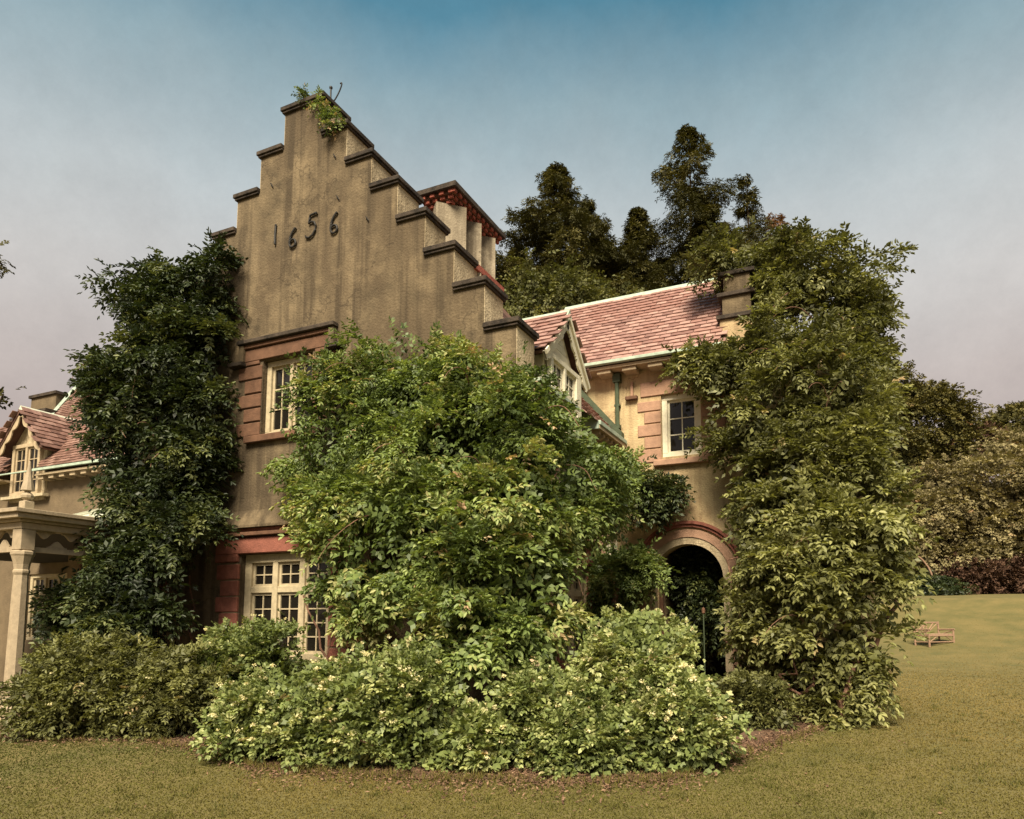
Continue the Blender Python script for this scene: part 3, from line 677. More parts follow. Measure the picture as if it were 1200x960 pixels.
# --- dormer on the main east eave, gable face towards +X
DX, DY, DZ, DW = -4.47, 10.74, 6.80, .86
dm = MB()
dm.prism([(DX, DY - .72, 4.9), (DX, DY + .64, 4.9), (DX, DY + .64, 5.95), (DX, DY, DZ - .12), (DX, DY - .72, 5.90)], (-2.2, 0, 0))
dorm = dm.build('dormer', 'white_paint', house)
# weatherboards on the small gable
for q in range(7):
    z0 = 5.93 + q * .125; hwid = (DZ - .16 - z0 - .12) * .80
    if hwid > .04: MB().box(DX, DX + .02, DY - .02 - hwid, DY - .02 + hwid, z0, z0 + .118).build('weatherboard', 'white_paint', dorm)
# roof of the dormer
ft, zf = 1.0, 5.85
b = MB()
for s in (-1, 1):
    a = (DX + .16, DY + s * ft, zf); r_ = (DX + .16, DY, DZ + .06)
    slab(b, a, r_, (-6.2, DY, DZ + .06), (-6.2, DY + s * ft, zf), .05)
droof = b.build('dormer_roof', 'roof_board', house)
dlen = math.hypot(ft, DZ + .06 - zf)
lay_tiles(droof, (DX + .17, DY - ft - .01, zf), (-1, 0, 0), (0, ft, DZ + .06 - zf), lambda s: (0, 1.3), 9, dlen / 9.2, .235, lambda r: True, droof, seed=8)
lay_tiles(droof, (DX + .13, DY + ft + .01, zf), (-1, 0, 0), (0, -ft, DZ + .06 - zf), lambda s: (0, 1.25), 9, dlen / 9.2, .235, lambda r: False, droof, 'roof_tiles', seed=8)
b = MB(); b.prism([(DX + .19, DY - .10, DZ - .02), (DX + .19, DY, DZ + .12), (DX + .19, DY + .10, DZ - .02)], (-1.9, 0, 0)); b.build('ridge_cap', 'copper', droof)
# scalloped bargeboards
for s in (-1, 1):
    A = Vector((0, DY + s * (ft - .0), zf - .02)); T = Vector((0, DY, DZ + .03)); dirv = (T - A).normalized(); nin = Vector((0, -s * dirv.z, s * dirv.y)) 
    nin = Vector((0, -s * abs(dirv.z), -abs(dirv.y)))
    top, low = [], []
    N = 48
    for q in range(N + 1):
        t = q / N; p = A.lerp(T, t); top.append(p)
        ph = (t * 4.0) % 1; w_ = .11 + .09 * abs(math.sin(math.pi * ph)) + (.04 if ph < .12 or ph > .88 else 0)
        low.append(p + nin * w_ * (1 if t < .93 else .75))
    b = MB()
    for q in range(N):
        P4 = [top[q], top[q + 1], low[q + 1], low[q]]
        b.add([(DX + .155, p.y, p.z) for p in P4] + [(DX + .12, p.y, p.z) for p in P4], [(0, 1, 2, 3), (7, 6, 5, 4), (2, 6, 7, 3), (0, 4, 5, 1)])
    b.build('bargeboard', 'white_paint', droof)
    b = MB(); o1 = nin * .055
    b.prism([(DX + .157, A.y, A.z + .02), (DX + .157, T.y, T.z + .02), (DX + .157, (T + o1).y, (T + o1).z), (DX + .157, (A + o1).y, (A + o1).z)], (.035, 0, 0)); b.build('barge_moulding', 'white_paint', droof)
# its window: two casements upper, lower panes
dwx = DX + .13
dw = window('dormer_window', DY - .66, DY + .56, 5.36, 5.95, -dwx, 2, None, fr=.09, mull=.08, bars=(1, 1), paint='white_paint', dep=.09, swap=True); dw['label'] = 'white dormer casements'
dw2 = window('dormer_window', DY + .1, DY + .56, 4.75, 5.30, -dwx, 1, None, fr=.06, bars=(1, 2), paint='white_paint', dep=.09, swap=True); dw2['label'] = 'lower dormer pane by the corner post'
MB().box(DX + .001, DX + .13, DY + .565, DY + .68, 4.5, 5.95).build('corner_post', 'white_paint', dorm)
MB().box(DX + .0, DX + .14, DY - 1.15, DY + .565, 5.305, 5.355).build('eave_rail', 'copper', dorm)
MB().box(DX + .0, DX + .10, DY - 1.15, DY + .1, 5.10, 5.30).build('fascia', 'soffit', dorm)
# --- side window, red surround, shutter
ew = window('window', *SW, 4.80, 2, 2.1, fr=.12, mull=.1, paint='cream_paint', swap=True); ew['label'] = 'cream window on the shaded side wall'
for side in (-1, 1):
    zz = .3; k = 0
    while zz < 2.6:
        ya, yb = (SW[1] + .003, SW[1] + (.42 if k % 2 else .32)) if side > 0 else (SW[0] - (.42 if k % 2 else .32), SW[0] - .003)
        MB().box(XE - .1, XE + .04, ya, yb, zz, zz + .265).build('quoin_block', 'red_stone', ew, bevel=.014); zz += .285; k += 1
MB().box(XE - .1, XE + .05, SW[0] - .45, SW[1] + .45, 2.63, 3.05).build('lintel', 'red_stone', ew, bevel=.012)
MB().box(XE, XE + .12, SW[0] - .5, SW[1] + .5, 3.06, 3.14).build('cornice', 'red_stone', ew, bevel=.01)
sh = MB()
sx0, sx1, sy = XE + .05, XE + .62, SW[1] + .38
b = MB().box(sx0, sx0 + .07, sy, sy + .045, .95, 2.62).box(sx1 - .07, sx1, sy, sy + .045, .95, 2.62).box(sx0 + .07, sx1 - .07, sy, sy + .045, 2.54, 2.62).box(sx0 + .07, sx1 - .07, sy, sy + .045, .95, 1.04).box(sx0 + .07, sx1 - .07, sy, sy + .045, 1.75, 1.82)
shut = b.build('shutter', 'green_paint', house)
for q in range(26):
    z_ = 1.06 + q * .0565
    if 1.73 < z_ < 1.83: continue
    MB().prism([(sx0 + .071, sy + .003, z_), (sx0 + .071, sy + .04, z_ + .035), (sx0 + .071, sy + .04, z_ + .043), (sx0 + .071, sy + .003, z_ + .008)], (sx1 - sx0 - .142, 0, 0)).build('slat', 'green_paint', shut)

# --- chimney with three shafts set diagonally
chx, chy0 = -7.47, 11.9
b = MB()
zc0 = 8.6
cap = MB().box(-7.98, -7.0, 11.38, 13.62, 10.32, 10.44).build('chimney', 'coping', house, bevel=.012)
cap['label'] = 'long chimney of three diagonal shafts under a brick cornice'
for q, yc in enumerate((11.86, 12.50, 13.14)):
    r0 = .335 * math.sqrt(1)
    MB().lathe((chx, yc, 0), [(.45, 8.4), (.45, 10.11)], 4, 0).build('shaft', 'shaft_stucco', cap)
# corbelled brick courses: dentils round the cap
SV = MB(); 
for c_, (ins, z0, z1) in enumerate(((.05, 10.25, 10.318), (.12, 10.18, 10.245), (.19, 10.11, 10.175))):
    xa, xb, ya, yb = -7.98 + ins, -7.0 - ins, 11.38 + ins, 13.62 - ins
    SVc = MB().box(xa + .05, xb - .05, ya + .05, yb - .05, z0 - .003, z1 + .003)
    SVc.build('brick_core', 'brown_stone', cap)
    bw = .105; nn = int((yb - ya) / (bw * 1.7))
    for t in range(nn):
        y = ya + (yb - ya) * (t + (.5 if c_ % 2 else .05)) / nn
        if y + bw < yb + .02:
            SV.box(xb - .06, xb + rnd.uniform(-.008, .006), y, y + bw, z0, z1 - .008); SV.box(xa - rnd.uniform(-.006, .006), xa + .06, y, y + bw, z0, z1 - .008)
    nn = int((xb - xa) / (bw * 1.7))
    for t in range(nn):
        x = xa + (xb - xa) * (t + .3) / nn
        SV.box(x, min(x + bw, xb), ya - rnd.uniform(-.006, .006), ya + .06, z0, z1 - .008)
SV.build('bricks', 'brick', cap, kind='stuff')
MB().box(-7.92, -7.02, 11.42, 13.58, 9.0, 9.14).build('chimney_base', 'brick', cap)
MB().box(-7.86, -7.08, 11.48, 13.52, 8.0, 9.0).build('chimney_base', 'side_stucco', cap)

# ================================================================== COTTAGE (left)
cot = thing('cottage', 'low tiled cottage with a scalloped dormer behind the white porch', 'cottage')
CY0 = 11.0
m_ = MB(); DWn = (-20.28, -19.08, 4.95, 6.22)
PW = (-19.45, -17.7, 1.1, 2.78)
cells(m_, sorted([-27, DWn[0], DWn[1], PW[0], PW[1], -13.1]), sorted([0, PW[2], PW[3], DWn[2], 5.35]), lambda x, z: not inn(x, z, DWn) and not inn(x, z, PW), CY0, CY0 + .3)
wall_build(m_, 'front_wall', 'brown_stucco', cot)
b = MB(); es, ez, ey = 1.19, 5.42, 10.66
# low roof and higher roof in the same slope; the higher one ends in a sloping verge
rz1 = 7.45; ry1 = ey + (rz1 - ez) / es; rz2 = 9.6; ry2 = ey + (rz2 - ez) / es
ccx = -19.68
ycut = 11.45; zcut = ez + (ycut - ey) * es
slab(b, (-27, ey, ez), (ccx - .74, ey, ez), (ccx - .74, ycut, zcut), (-27, ycut, zcut)); slab(b, (ccx + .71, ey, ez), (-13.15, ey, ez), (-13.15, ycut, zcut), (ccx + .71, ycut, zcut))
slab(b, (-27, ycut, zcut), (-13.15, ycut, zcut), (-13.15, ry1, rz1), (-27, ry1, rz1))
slab(b, (-21.4, ry1, rz1), (-13.15, ry1, rz1), (-13.15, ry2, rz2), (-22.6, ry2, rz2))
slab(b, (-27, ry1, rz1), (-13.15, ry1, rz1), (-13.15, ry1 + 3, rz1 - 3), (-27, ry1 + 3, rz1 - 3))
croof = b.build('roof', 'roof_board', cot)
def wf(s):
    z_ = ez + s * math.sin(math.atan(es)); 
    return (-26 if z_ < rz1 else -21.4 - (z_ - rz1) / (rz2 - rz1) * 1.2, -13.3)
lay_tiles(croof, (0, ey - .01, ez + .01), (1, 0, 0), (0, 1, es), wf, 44, .122, .2, lambda r: False, croof, 'roof_tiles', 'old_roof_tile', 4,
          keep=lambda p: not (abs(p.x - ccx) < .78 and p.z < 6.35) and p.x > -24)
b = MB().tube([(-21.4, ry1 - .02, rz1 + .07), (-22.6, ry2 - .02, rz2 + .07)], .07, 6); b.build('verge', 'copper', croof)
for xa_, xb_ in ((-27, ccx - .78), (ccx + .76, -13.2)):
    MB().box(xa_, xb_, ey - .07, ey, ez - .05, ez + .01).build('gutter', 'copper', croof)
    MB().box(xa_, xb_, ey, CY0 - .002, ez - .16, ez - .11).build('eave_board', 'soffit', croof)
MB().box(ccx - .78, ccx + .76, ey - .03, ey + .02, ez - .03, ez).build('rail', 'copper', croof)
for q in range(16):
    x = -18.85 + q * .42
    MB().box(x, x + .2, ey + .05, CY0 - .002, ez - .25, ez - .163).build('eave_bracket', 'soffit', croof)
# dormer
cx_, cy_, cz_ = -19.68, 10.75, 7.08
b = MB(); b.prism([(cx_ - .75, CY0 - .06, 4.7), (cx_ + .72, CY0 - .06, 4.7), (cx_ + .72, CY0 - .06, 6.2), (cx_, CY0 - .06, cz_ - .1), (cx_ - .75, CY0 - .06, 6.2)], (0, 2.0, 0))
cd = b.build('dormer', 'side_stucco', cot)
b = MB()
for s in (-1, 1):
    slab(b, (cx_ + s * .98, cy_ - .12, 5.98), (cx_, cy_ - .12, cz_ + .05), (cx_, 12.6, cz_ + .05), (cx_ + s * .98, 12.6, 5.98), .05)
cdr = b.build('dormer_roof', 'roof_board', cot)
L_ = math.hypot(.98, cz_ + .05 - 5.98)
for s in (-1, 1):
    lay_tiles(cdr, (cx_ + s * .99, cy_ - .13, 5.99), (0, 1, 0), (-s * .98, 0, cz_ + .05 - 5.98), lambda q: (0, 1.85 - q * .2), 9, L_ / 9.2, .235, lambda r: False, cdr, 'roof_tiles', 'old_roof_tile', 4 + s)
b = MB(); b.prism([(cx_ - .09, cy_ - .13, cz_ - .02), (cx_, cy_ - .13, cz_ + .11), (cx_ + .09, cy_ - .13, cz_ - .02)], (0, 1.8, 0)); b.build('ridge_cap', 'metal_roof', cdr)
for s in (-1, 1):
    A = Vector((cx_ + s * .98, 0, 5.97)); T = Vector((cx_, 0, cz_ + .03)); nin = Vector((-s * .75, 0, -.65)); b = MB(); N = 36
    pr = None
    for q in range(N + 1):
        t = q / N; p = A.lerp(T, t); l_ = p + nin * (.10 + .10 * abs(math.sin(math.pi * t * 3.5)))
        if pr:
            P4 = [pr[0], p, l_, pr[1]]
            b.add([(v.x, cy_ - .10, v.z) for v in P4] + [(v.x, cy_ - .07, v.z) for v in P4], [(0, 1, 2, 3), (7, 6, 5, 4), (2, 6, 7, 3), (0, 4, 5, 1)])
        pr = (p, l_)
    b.build('bargeboard', 'soffit', cdr)
_h = house
house_save = house
house = cot
cw = window('dormer_window', cx_ - .60, cx_ + .60, 4.85, 6.22, CY0 - .16, 2, None, fr=.10, mull=.08, bars=(1, 3), paint='soffit')
pw = window('window', *PW, CY0 + .05, 3, 2.25, fr=.10, mull=.1, bars=(1, 0), low_bars=(1, 2), paint='cream_paint')
house = house_save
MB().box(cx_ - .9, cx_ + .9, CY0 - .2, CY0 - .05, 4.77, 4.845).build('sill', 'cream_paint', cd)
MB().box(-22, -14, CY0 + .301, CY0 + .32, .9, 5.2).build('room_dark_sheet', 'interior_dark', cot)
b = MB(); b.tube([(-15.9, CY0 - .08, 5.22), (-15.9, CY0 - .08, 4.7), (-15.97, CY0 - .1, 4.3), (-15.97, CY0 - .1, 3.9)], .05, 8); b.build('downpipe', 'copper', cot)
for (xa, xb, ya, yb, zt) in ((-23.35, -22.1, 12.9, 13.5, 8.52), (-22.1, -21.5, 12.3, 12.8, 7.72), (-23.7, -22.9, 12.6, 13.2, 7.75)):
    c_ = MB().box(xa, xb, ya, yb, 6, zt).build('chimney', 'brown_stucco', cot)
    MB().box(xa - .06, xb + .06, ya - .06, yb + .06, zt + .002, zt + .09).build('cap', 'coping', c_)
b = MB().box(-22.2, -21.9, 13.8, 14.3, 7.5, 9.55).build('chimney', 'brown_stucco', cot)
# bay with a sheet metal roof between porch and gable
bay = MB().box(-15.6, -13.12, 9.6, 10.998, 0, 3.62).build('bay', 'brown_stucco', cot)
b = MB(); slab(b, (-15.75, 9.35, 3.78), (-13.12, 9.35, 3.78), (-13.12, 10.99, 4.4), (-15.75, 10.99, 4.4), .06); br = b.build('bay_roof', 'metal_roof', cot)
for q in range(6):
    x = -15.6 + q * .48
    MB().prism([(x, 9.36, 3.783), (x, 10.98, 4.395), (x, 10.98, 4.43), (x, 9.36, 3.82)], (.025, 0, 0)).build('seam', 'metal_roof', br)
MB().box(-15.76, -13.12, 9.33, 9.45, 3.55, 3.72).build('fascia', 'white_paint', br)

# ================================================================== PORCH
PX, PY = -11.68, 6.5
porch = thing('porch', 'cream painted porch with one pale column, scalloped rail and corner finial', 'porch')
MB().box(-19, PX + .35, PY - .4, 10.99, 0, .13).build('floor', 'side_stucco', porch, bevel=.01)
def pcol(x, y):
    o = MB().lathe((x, y, .13), [(.16, 0), (.16, .16), (.13, .20), (.118, .3), (.104, 1.9), (.096, 2.16), (.112, 2.20), (.112, 2.23), (.10, 2.25)], 8, math.pi / 8).build('column', 'porch_paint', porch)
    MB().lathe((x, y, 2.38), [(.10, 0), (.11, .08), (.145, .20), (.16, .23), (.16, .27), (.13, .29)], 8, math.pi / 8).build('capital', 'porch_paint', o)
    MB().box(x - .11, x + .11, y - .11, y + .11, 2.672, 3.0).build('capital', 'porch_paint', o, bevel=.012)
    return o
pcol(PX, PY)
for (x, y) in ((-14.6, PY), (-17.6, PY), (PX, 8.8)): pcol(x, y)
def entab(off0, z0, z1, m='porch_paint'):
    b = MB(); b.box(-19, PX + off0, PY - off0, PY + .12, z0, z1); b.box(PX - .12, PX + off0, PY + .12, 8.98, z0, z1)
    return b.build('entablature', m, porch, bevel=.006)
entab(.12, 3.0, 3.10, 'porch_paint'); entab(.17, 3.103, 3.145); entab(.26, 3.148, 3.225); entab(.31, 3.228, 3.29)
b = MB().box(-19, PX - .13, PY + .13, 10.98, 3.05, 3.12); b.build('ceiling', 'interior_dark', porch)  # ceiling coloured near black to hold the porch's deep shade
b = MB(); b.loft([[(-19, PY - .2, 3.293), (PX + .28, PY - .2, 3.293), (PX + .28, 8.98, 3.293), (-19, 8.98, 3.293)], [(-19, PY + 1, 3.34), (PX - .8, PY + 1, 3.34), (PX - .8, 8.98, 3.34), (-19, 8.98, 3.34)]]).build('porch_roof', 'metal_roof', porch)
# lower rails with cut-out scallops
b = MB().box(-14.49, PX - .112, PY - .035, PY + .035, 2.66, 2.74).build('rail', 'porch_paint', porch)
b = MB().box(PX - .035, PX + .035, PY + .112, 8.69, 2.66, 2.74).build('rail', 'porch_paint', porch)
def fret(ax):
    n = 7 if ax else 5
    for q in range(n):
        t0 = .14 + q * (.37 if ax else .42)
        for up_ in (0, 1):
            zb = 2.741 if up_ else 2.997; s = 1 if up_ else -1; pts2 = []
            for t in np.linspace(0, 1, 9): pts2.append((t0 + (.2 if up_ else 0) + t * .30, zb + s * (.02 + .10 * math.sin(math.pi * t) ** 3)))
            poly = [(pts2[0][0], zb)] + pts2 + [(pts2[-1][0], zb)]
            if ax: MB().prism([(PX - u, PY - .02, z) for u, z in poly], (0, .04, 0)).build('fret', 'porch_paint', porch)
            else: MB().prism([(PX - .02, PY + u, z) for u, z in poly], (.04, 0, 0)).build('fret', 'porch_paint', porch)
fret(True); fret(False)
MB().box(PX - .075, PX + .075, PY - .075, PY + .075, 3.293, 3.44).build('finial_block', 'porch_paint', porch, bevel=.01)
b = MB().lathe((PX, PY, 3.44), [(.045, 0), (.045, .02), (.085, .055), (.09, .09), (.068, .12), (.04, .14), (.045, .16), (.095, .17), (.088, .21), (.042, .42), (.014, .62), (0, .64)], 10); b.build('finial', 'porch_paint', porch)

# ================================================================== VINES
g = np.random.default_rng(11)
front_clip = lambda q: ~((q[:, 1] > YF - .12) & (q[:, 0] < -4.5)) & (q[:, 2] > .05)
def stems(parent, name, rows, seed, m='vine_bark', amp=.12, nn=9):
    g = np.random.default_rng(seed)
    for a, b_, r0, r1 in rows:
        MB().tube(wander(g, a, b_, nn, amp), r0, 7, r1).build(name, m, parent)
def pix(q):
    r_ = q - [0, 0, EYE]; d_ = r_ @ F2
    return CX + F_PX * (r_ @ RR) / d_, CY - F_PX * (r_ @ U2) / d_
def dclip(q):          # kept trimmed back below the dormer window
    x, y = pix(q); return ((x > 634) & (y < 446 + (x - 634) * 1.55) & (x < 705)) | ((x > 700) & (y < 520)) | ((x < 372) & (y > 640)) | ((x < 344) & (y < 512)) | ((x > 735) & (y > 600)) | ((x > 672) & (y > 645)) | (((x - 474) / 32) ** 2 + ((y - 738) / 34) ** 2 < 1) | (((x - 455) / 22) ** 2 + ((y - 655) / 14) ** 2 < 1)
# central wisteria on the gable corner
VC0 = VC = px_blobs([(388, 462, 8.55, 62, 46, .45), (376, 478, 8.7, 20, 28, .3), (445, 440, 8.6, 55, 42, .45), (505, 440, 8.6, 42, 34, .45), (482, 418, 8.7, 34, 24, .35), (598, 440, 8.7, 36, 30, .4), (548, 462, 8.5, 55, 42, .5),
    (430, 510, 8.45, 82, 50, .6), (525, 520, 8.3, 80, 58, .8), (605, 505, 8.6, 66, 54, .7), (374, 535, 8.7, 34, 22, .28), (356, 598, 8.75, 26, 10, .15), (335, 545, 8.75, 10, 8, .1), (655, 540, 9.6, 50, 46, .8), (692, 556, 10.6, 36, 36, .7), (706, 590, 11.3, 22, 26, .5), (732, 558, 11.6, 12, 12, .2),
    (420, 590, 8.4, 70, 44, .6), (500, 610, 8.1, 80, 56, .9), (585, 590, 8.3, 72, 62, .9), (640, 600, 9.3, 48, 44, .8), (424, 648, 8.3, 46, 34, .6), (410, 690, 8.45, 32, 32, .4), (470, 670, 7.95, 50, 42, .7),
    (560, 665, 7.9, 62, 46, .8), (610, 655, 8.5, 42, 48, .8), (518, 735, 7.6, 48, 52, .6), (590, 730, 7.8, 46, 46, .6), (628, 710, 8.6, 32, 42, .6), (428, 722, 8.2, 20, 16, .25)], .9)
vc = thing('climbing_vine', 'large wisteria covering the right corner of the stepped gable between both lit windows', 'vine', tuple(on_y(500, 800, 8.3) * [1, 1, 0]))
def rel(o, root):
    o.matrix_parent_inverse = Matrix.Translation(-Vector(root.location)); return o
VU, VD = VC[:16], VC[16:]; vclip = lambda q: front_clip(q) & ~((q[:, 0] < -4.6) & (q[:, 1] > 8.9)) & ~dclip(q)
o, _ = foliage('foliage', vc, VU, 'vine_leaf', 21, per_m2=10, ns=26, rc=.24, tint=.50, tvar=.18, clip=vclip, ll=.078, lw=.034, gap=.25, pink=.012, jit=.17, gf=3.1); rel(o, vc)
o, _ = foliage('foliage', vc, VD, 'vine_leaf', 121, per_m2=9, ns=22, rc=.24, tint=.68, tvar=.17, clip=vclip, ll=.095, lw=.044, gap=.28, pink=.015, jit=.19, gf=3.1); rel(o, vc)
st = [((-6.9, 8.75, 0), (-6.7, 8.8, 3.4), .07, .04), ((-6.5, 8.7, 0), (-7.6, 8.8, 4.2), .06, .025), ((-6.2, 8.6, 0), (-5.6, 8.7, 4.8), .06, .02), ((-4.6, 9.3, 0), (-4.4, 10.5, 4.2), .05, .02), ((-7.1, 8.6, .2), (-8.1, 8.7, 2.0), .035, .012), ((-5.9, 8.4, .3), (-6.6, 8.3, 2.9), .02, .008), ((-7.4, 8.5, 1.1), (-6.6, 8.6, 1.6), .018, .008)]
gs = np.random.default_rng(5)
for a, b_, r0, r1 in st: rel(MB().tube(wander(gs, a, b_, 10, .07), r0, 7, r1).build('stem', 'vine_bark', vc), vc)
MB_p = [on_y(*t) for t in ((447, 520, 8.0), (452, 550, 7.95), (463, 575, 7.9), (470, 590, 7.9))]
rel(MB().tube([tuple(p) for p in MB_p], .012, 5, .006).build('shoot', 'cedar', vc), vc)
def shoots(root, B, seed, n, length=.55, clip=None):
    g = np.random.default_rng(seed); P, Nn = clumps(g, B, 6, .05, clip, -.2, .9); sel = g.choice(len(P), n, replace=False)
    for p, d in zip(P[sel], Nn[sel]):
        l_ = length * g.uniform(.5, 1.3); d = unit(d + g.normal(0, .4, 3)); pts_ = [tuple(p + d * l_ * t + np.array([0, 0, -1.]) * l_ * .7 * t * t + np.array([math.sin(5 * t), math.cos(4 * t), 0]) * .02) for t in np.linspace(-.5, 1, 9)]
        rel(MB().tube(pts_, .009, 5, .004).build('shoot', 'vine_bark', root), root)
shoots(vc, VC, 77, 20, .5, lambda q: vclip(q) & (pix(q)[0] > 400))
# sprig reaching across the pale wall of the wing
sg = thing('wall_creeper', 'small dark sprig of creeper hanging on the pale wall above the arch', 'creeper', (-3.9, 13.7, 4.0))
o, _ = foliage('foliage', sg, px_blobs([(742, 568, 12.9, 14, 16, .25), (768, 583, 13.4, 24, 15, .28), (785, 574, 13.5, 12, 8, .2)]), 'dark_leaf', 31, per_m2=26, ns=11, rc=.16, tint=.55, gap=.05, back=-1, core=True); rel(o, sg)
rel(MB().tube([tuple(on_y(*t)) for t in ((728, 566, 12.4), (745, 572, 12.9), (770, 578, 13.4), (788, 573, 13.5))], .018, 5, .006).build('stem', 'vine_bark', sg), sg)
# ivy over the shutter, left of the arch
si = thing('wall_creeper', 'bright leafy creeper over the green shutter left of the arch', 'creeper', (-4.4, 13.2, 0))
o, _ = foliage('foliage', si, px_blobs([(735, 672, 13.1, 32, 20, .35), (752, 662, 13.3, 20, 14, .3), (712, 672, 12.9, 18, 16, .3), (718, 712, 13.1, 20, 32, .25), (700, 730, 12.9, 14, 24, .25)]), 'vine_leaf', 33, per_m2=26, ns=11, rc=.16, tint=.56, tvar=.14, gap=.1, back=-1); rel(o, si)
rel(MB().tube(wander(gs, (-4.35, 13.4, 0), (-4.2, 13.3, 2.6), 8, .05), .03, 6, .015).build('stem', 'vine_bark', si), si)
rel(MB().tube([tuple(on_y(*t)) for t in ((703, 628, 12.9), (706, 645, 12.9), (710, 662, 12.9), (722, 690, 12.9), (716, 740, 12.9))], .055, 8, .07).build('stem', 'cedar', si), si)
# ivy inside the archway
ia = thing('ivy', 'dark ivy filling the right side of the arched passage', 'ivy', (-2.5, 15.2, 0))
o, _ = foliage('foliage', ia, px_blobs([(822, 690, 15.0, 24, 50, .5), (838, 715, 14.6, 14, 40, .3), (812, 665, 15.4, 18, 22, .5), (815, 735, 15.2, 20, 30, .4)]), 'dark_leaf', 34, per_m2=16, ns=9, rc=.18, tint=.45, gap=.1, back=-1); rel(o, ia)
# right wisteria on the wing end
VR = px_blobs([(862, 302, 14.5, 34, 24, .5), (905, 300, 14.7, 42, 24, .6), (945, 318, 14.6, 44, 32, .7), (990, 332, 14.6, 40, 34, .7), (1012, 380, 14.5, 32, 42, .7), (955, 372, 14.3, 60, 46, .8), (916, 345, 14.6, 28, 30, .5), (1002, 440, 14.2, 46, 46, .8),
    (815, 418, 13.35, 26, 11, .25), (850, 428, 13.3, 42, 24, .4), (905, 415, 13.5, 48, 38, .6), (960, 440, 13.3, 62, 46, .9), (905, 480, 13.1, 58, 42, .6), (862, 470, 13.5, 32, 30, .25), (985, 500, 13.0, 60, 50, .9), (1025, 480, 13.8, 30, 40, .6),
    (868, 535, 13.3, 36, 40, .4), (930, 545, 12.7, 70, 46, .8), (1000, 550, 12.8, 50, 40, .9), (905, 600, 12.6, 52, 36, .6), (975, 610, 12.2, 66, 46, .8), (1040, 615, 12.6, 46, 44, .7), (905, 655, 12.3, 46, 44, .6), (965, 670, 11.9, 62, 50, .8),
    (1015, 680, 12.2, 44, 44, .7), (920, 720, 12.1, 52, 44, .6), (965, 732, 11.9, 52, 38, .7), (1005, 738, 12.1, 30, 24, .5), (880, 740, 12.8, 26, 52, .3), (905, 785, 12.5, 40, 34, .4), (955, 785, 12.4, 44, 28, .4), (990, 795, 12.2, 26, 26, .4), (1010, 775, 12.2, 22, 22, .3), (870, 810, 12.6, 26, 34, .3), (925, 832, 12.2, 52, 22, .5), (970, 822, 12.1, 36, 20, .4)], .93)
vr = thing('climbing_vine', 'huge wisteria burying the right end of the pink roofed wing down to the lawn', 'vine', (-.6, 12.6, 0))
def rclip(q):
    roofz = EZ + (q[:, 1] - EY) * sp_
    arch_ = (q[:, 0] < -1.98) & (q[:, 2] < 3.4)
    wpx = CX + F_PX * (q @ RR) / ((q - [0, 0, EYE]) @ F2); wpy = CY - F_PX * ((q - [0, 0, EYE]) @ U2) / ((q - [0, 0, EYE]) @ F2)
    arch_ = arch_ | ((wpx < 866) & (wpy > 592) & (wpy < 770)) | ((wpx > 1040) & (wpy > 708)) | ((((wpx - 905) / 58) ** 2 + ((wpy - 812) / 34) ** 2 < 1) & (np.random.default_rng(4).random(len(q)) < .45))
    par_ = (wpx < 886) & (wpy > 334) & (wpy < 398)
    win_ = (wpx < 826) & (wpy > 445)
    return (q[:, 2] > .03) & ~arch_ & ~((q[:, 1] > YW - .1) & (q[:, 0] < .3) & (q[:, 2] < 6.9)) & ~par_ & ~win_ & ~((q[:, 0] < -2.2) & (q[:, 1] > EY) & (q[:, 2] < roofz + .05))
VRU, VRD = VR[:19], VR[19:]
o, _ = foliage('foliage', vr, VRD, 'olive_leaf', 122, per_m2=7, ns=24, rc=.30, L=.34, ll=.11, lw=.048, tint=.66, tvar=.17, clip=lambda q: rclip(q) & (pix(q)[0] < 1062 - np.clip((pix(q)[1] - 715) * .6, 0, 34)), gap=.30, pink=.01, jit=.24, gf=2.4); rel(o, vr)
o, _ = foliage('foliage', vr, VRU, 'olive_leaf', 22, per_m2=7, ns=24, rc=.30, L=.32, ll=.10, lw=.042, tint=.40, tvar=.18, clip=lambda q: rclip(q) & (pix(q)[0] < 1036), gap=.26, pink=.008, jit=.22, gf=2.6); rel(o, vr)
for a, b_, r0, r1 in [((-.9, 12.4, 0), (-1.3, 13.0, 2.2), .075, .05), ((-.7, 12.2, 0), (-.2, 12.9, 2.6), .07, .04), ((-1.2, 12.1, 0), (-1.7, 12.9, 1.5), .06, .03), ((-.4, 12.0, 0), (.5, 12.7, 2.0), .06, .03), ((-1.6, 12.1, .1), (-.6, 11.9, 1.0), .045, .03), ((-1.1, 11.9, .05), (-.2, 12.0, .8), .04, .02), ((-1.7, 13.2, 0), (-1.4, 13.5, 5.2), .07, .04), ((-.2, 13.0, 0), (-.3, 13.5, 5.6), .08, .03), ((-1.4, 11.8, .3), (-1.0, 11.75, 1.1), .03, .02), ((-1.9, 12.7, 1.0), (-1.6, 12.6, 2.9), .022, .012), ((-1.8, 12.6, .9), (-1.75, 12.6, 2.8), .02, .012)]:
    rel(MB().tube(wander(gs, a, b_, 12, .13), r0, 8, r1).build('stem', 'vine_bark', vr), vr)
shoots(vr, VR, 78, 20, .6, lambda q: rclip(q) & (pix(q)[0] < 1000) & (pix(q)[0] > 890))
def lclip(q):
    x, y = pix(q); return ~(((x < 108) & (y < 520)) | ((x < 128) & (y > 520) & (y < 610)) | (x < 62) | (y < 284) | ((x > 208) & (y > 628)))
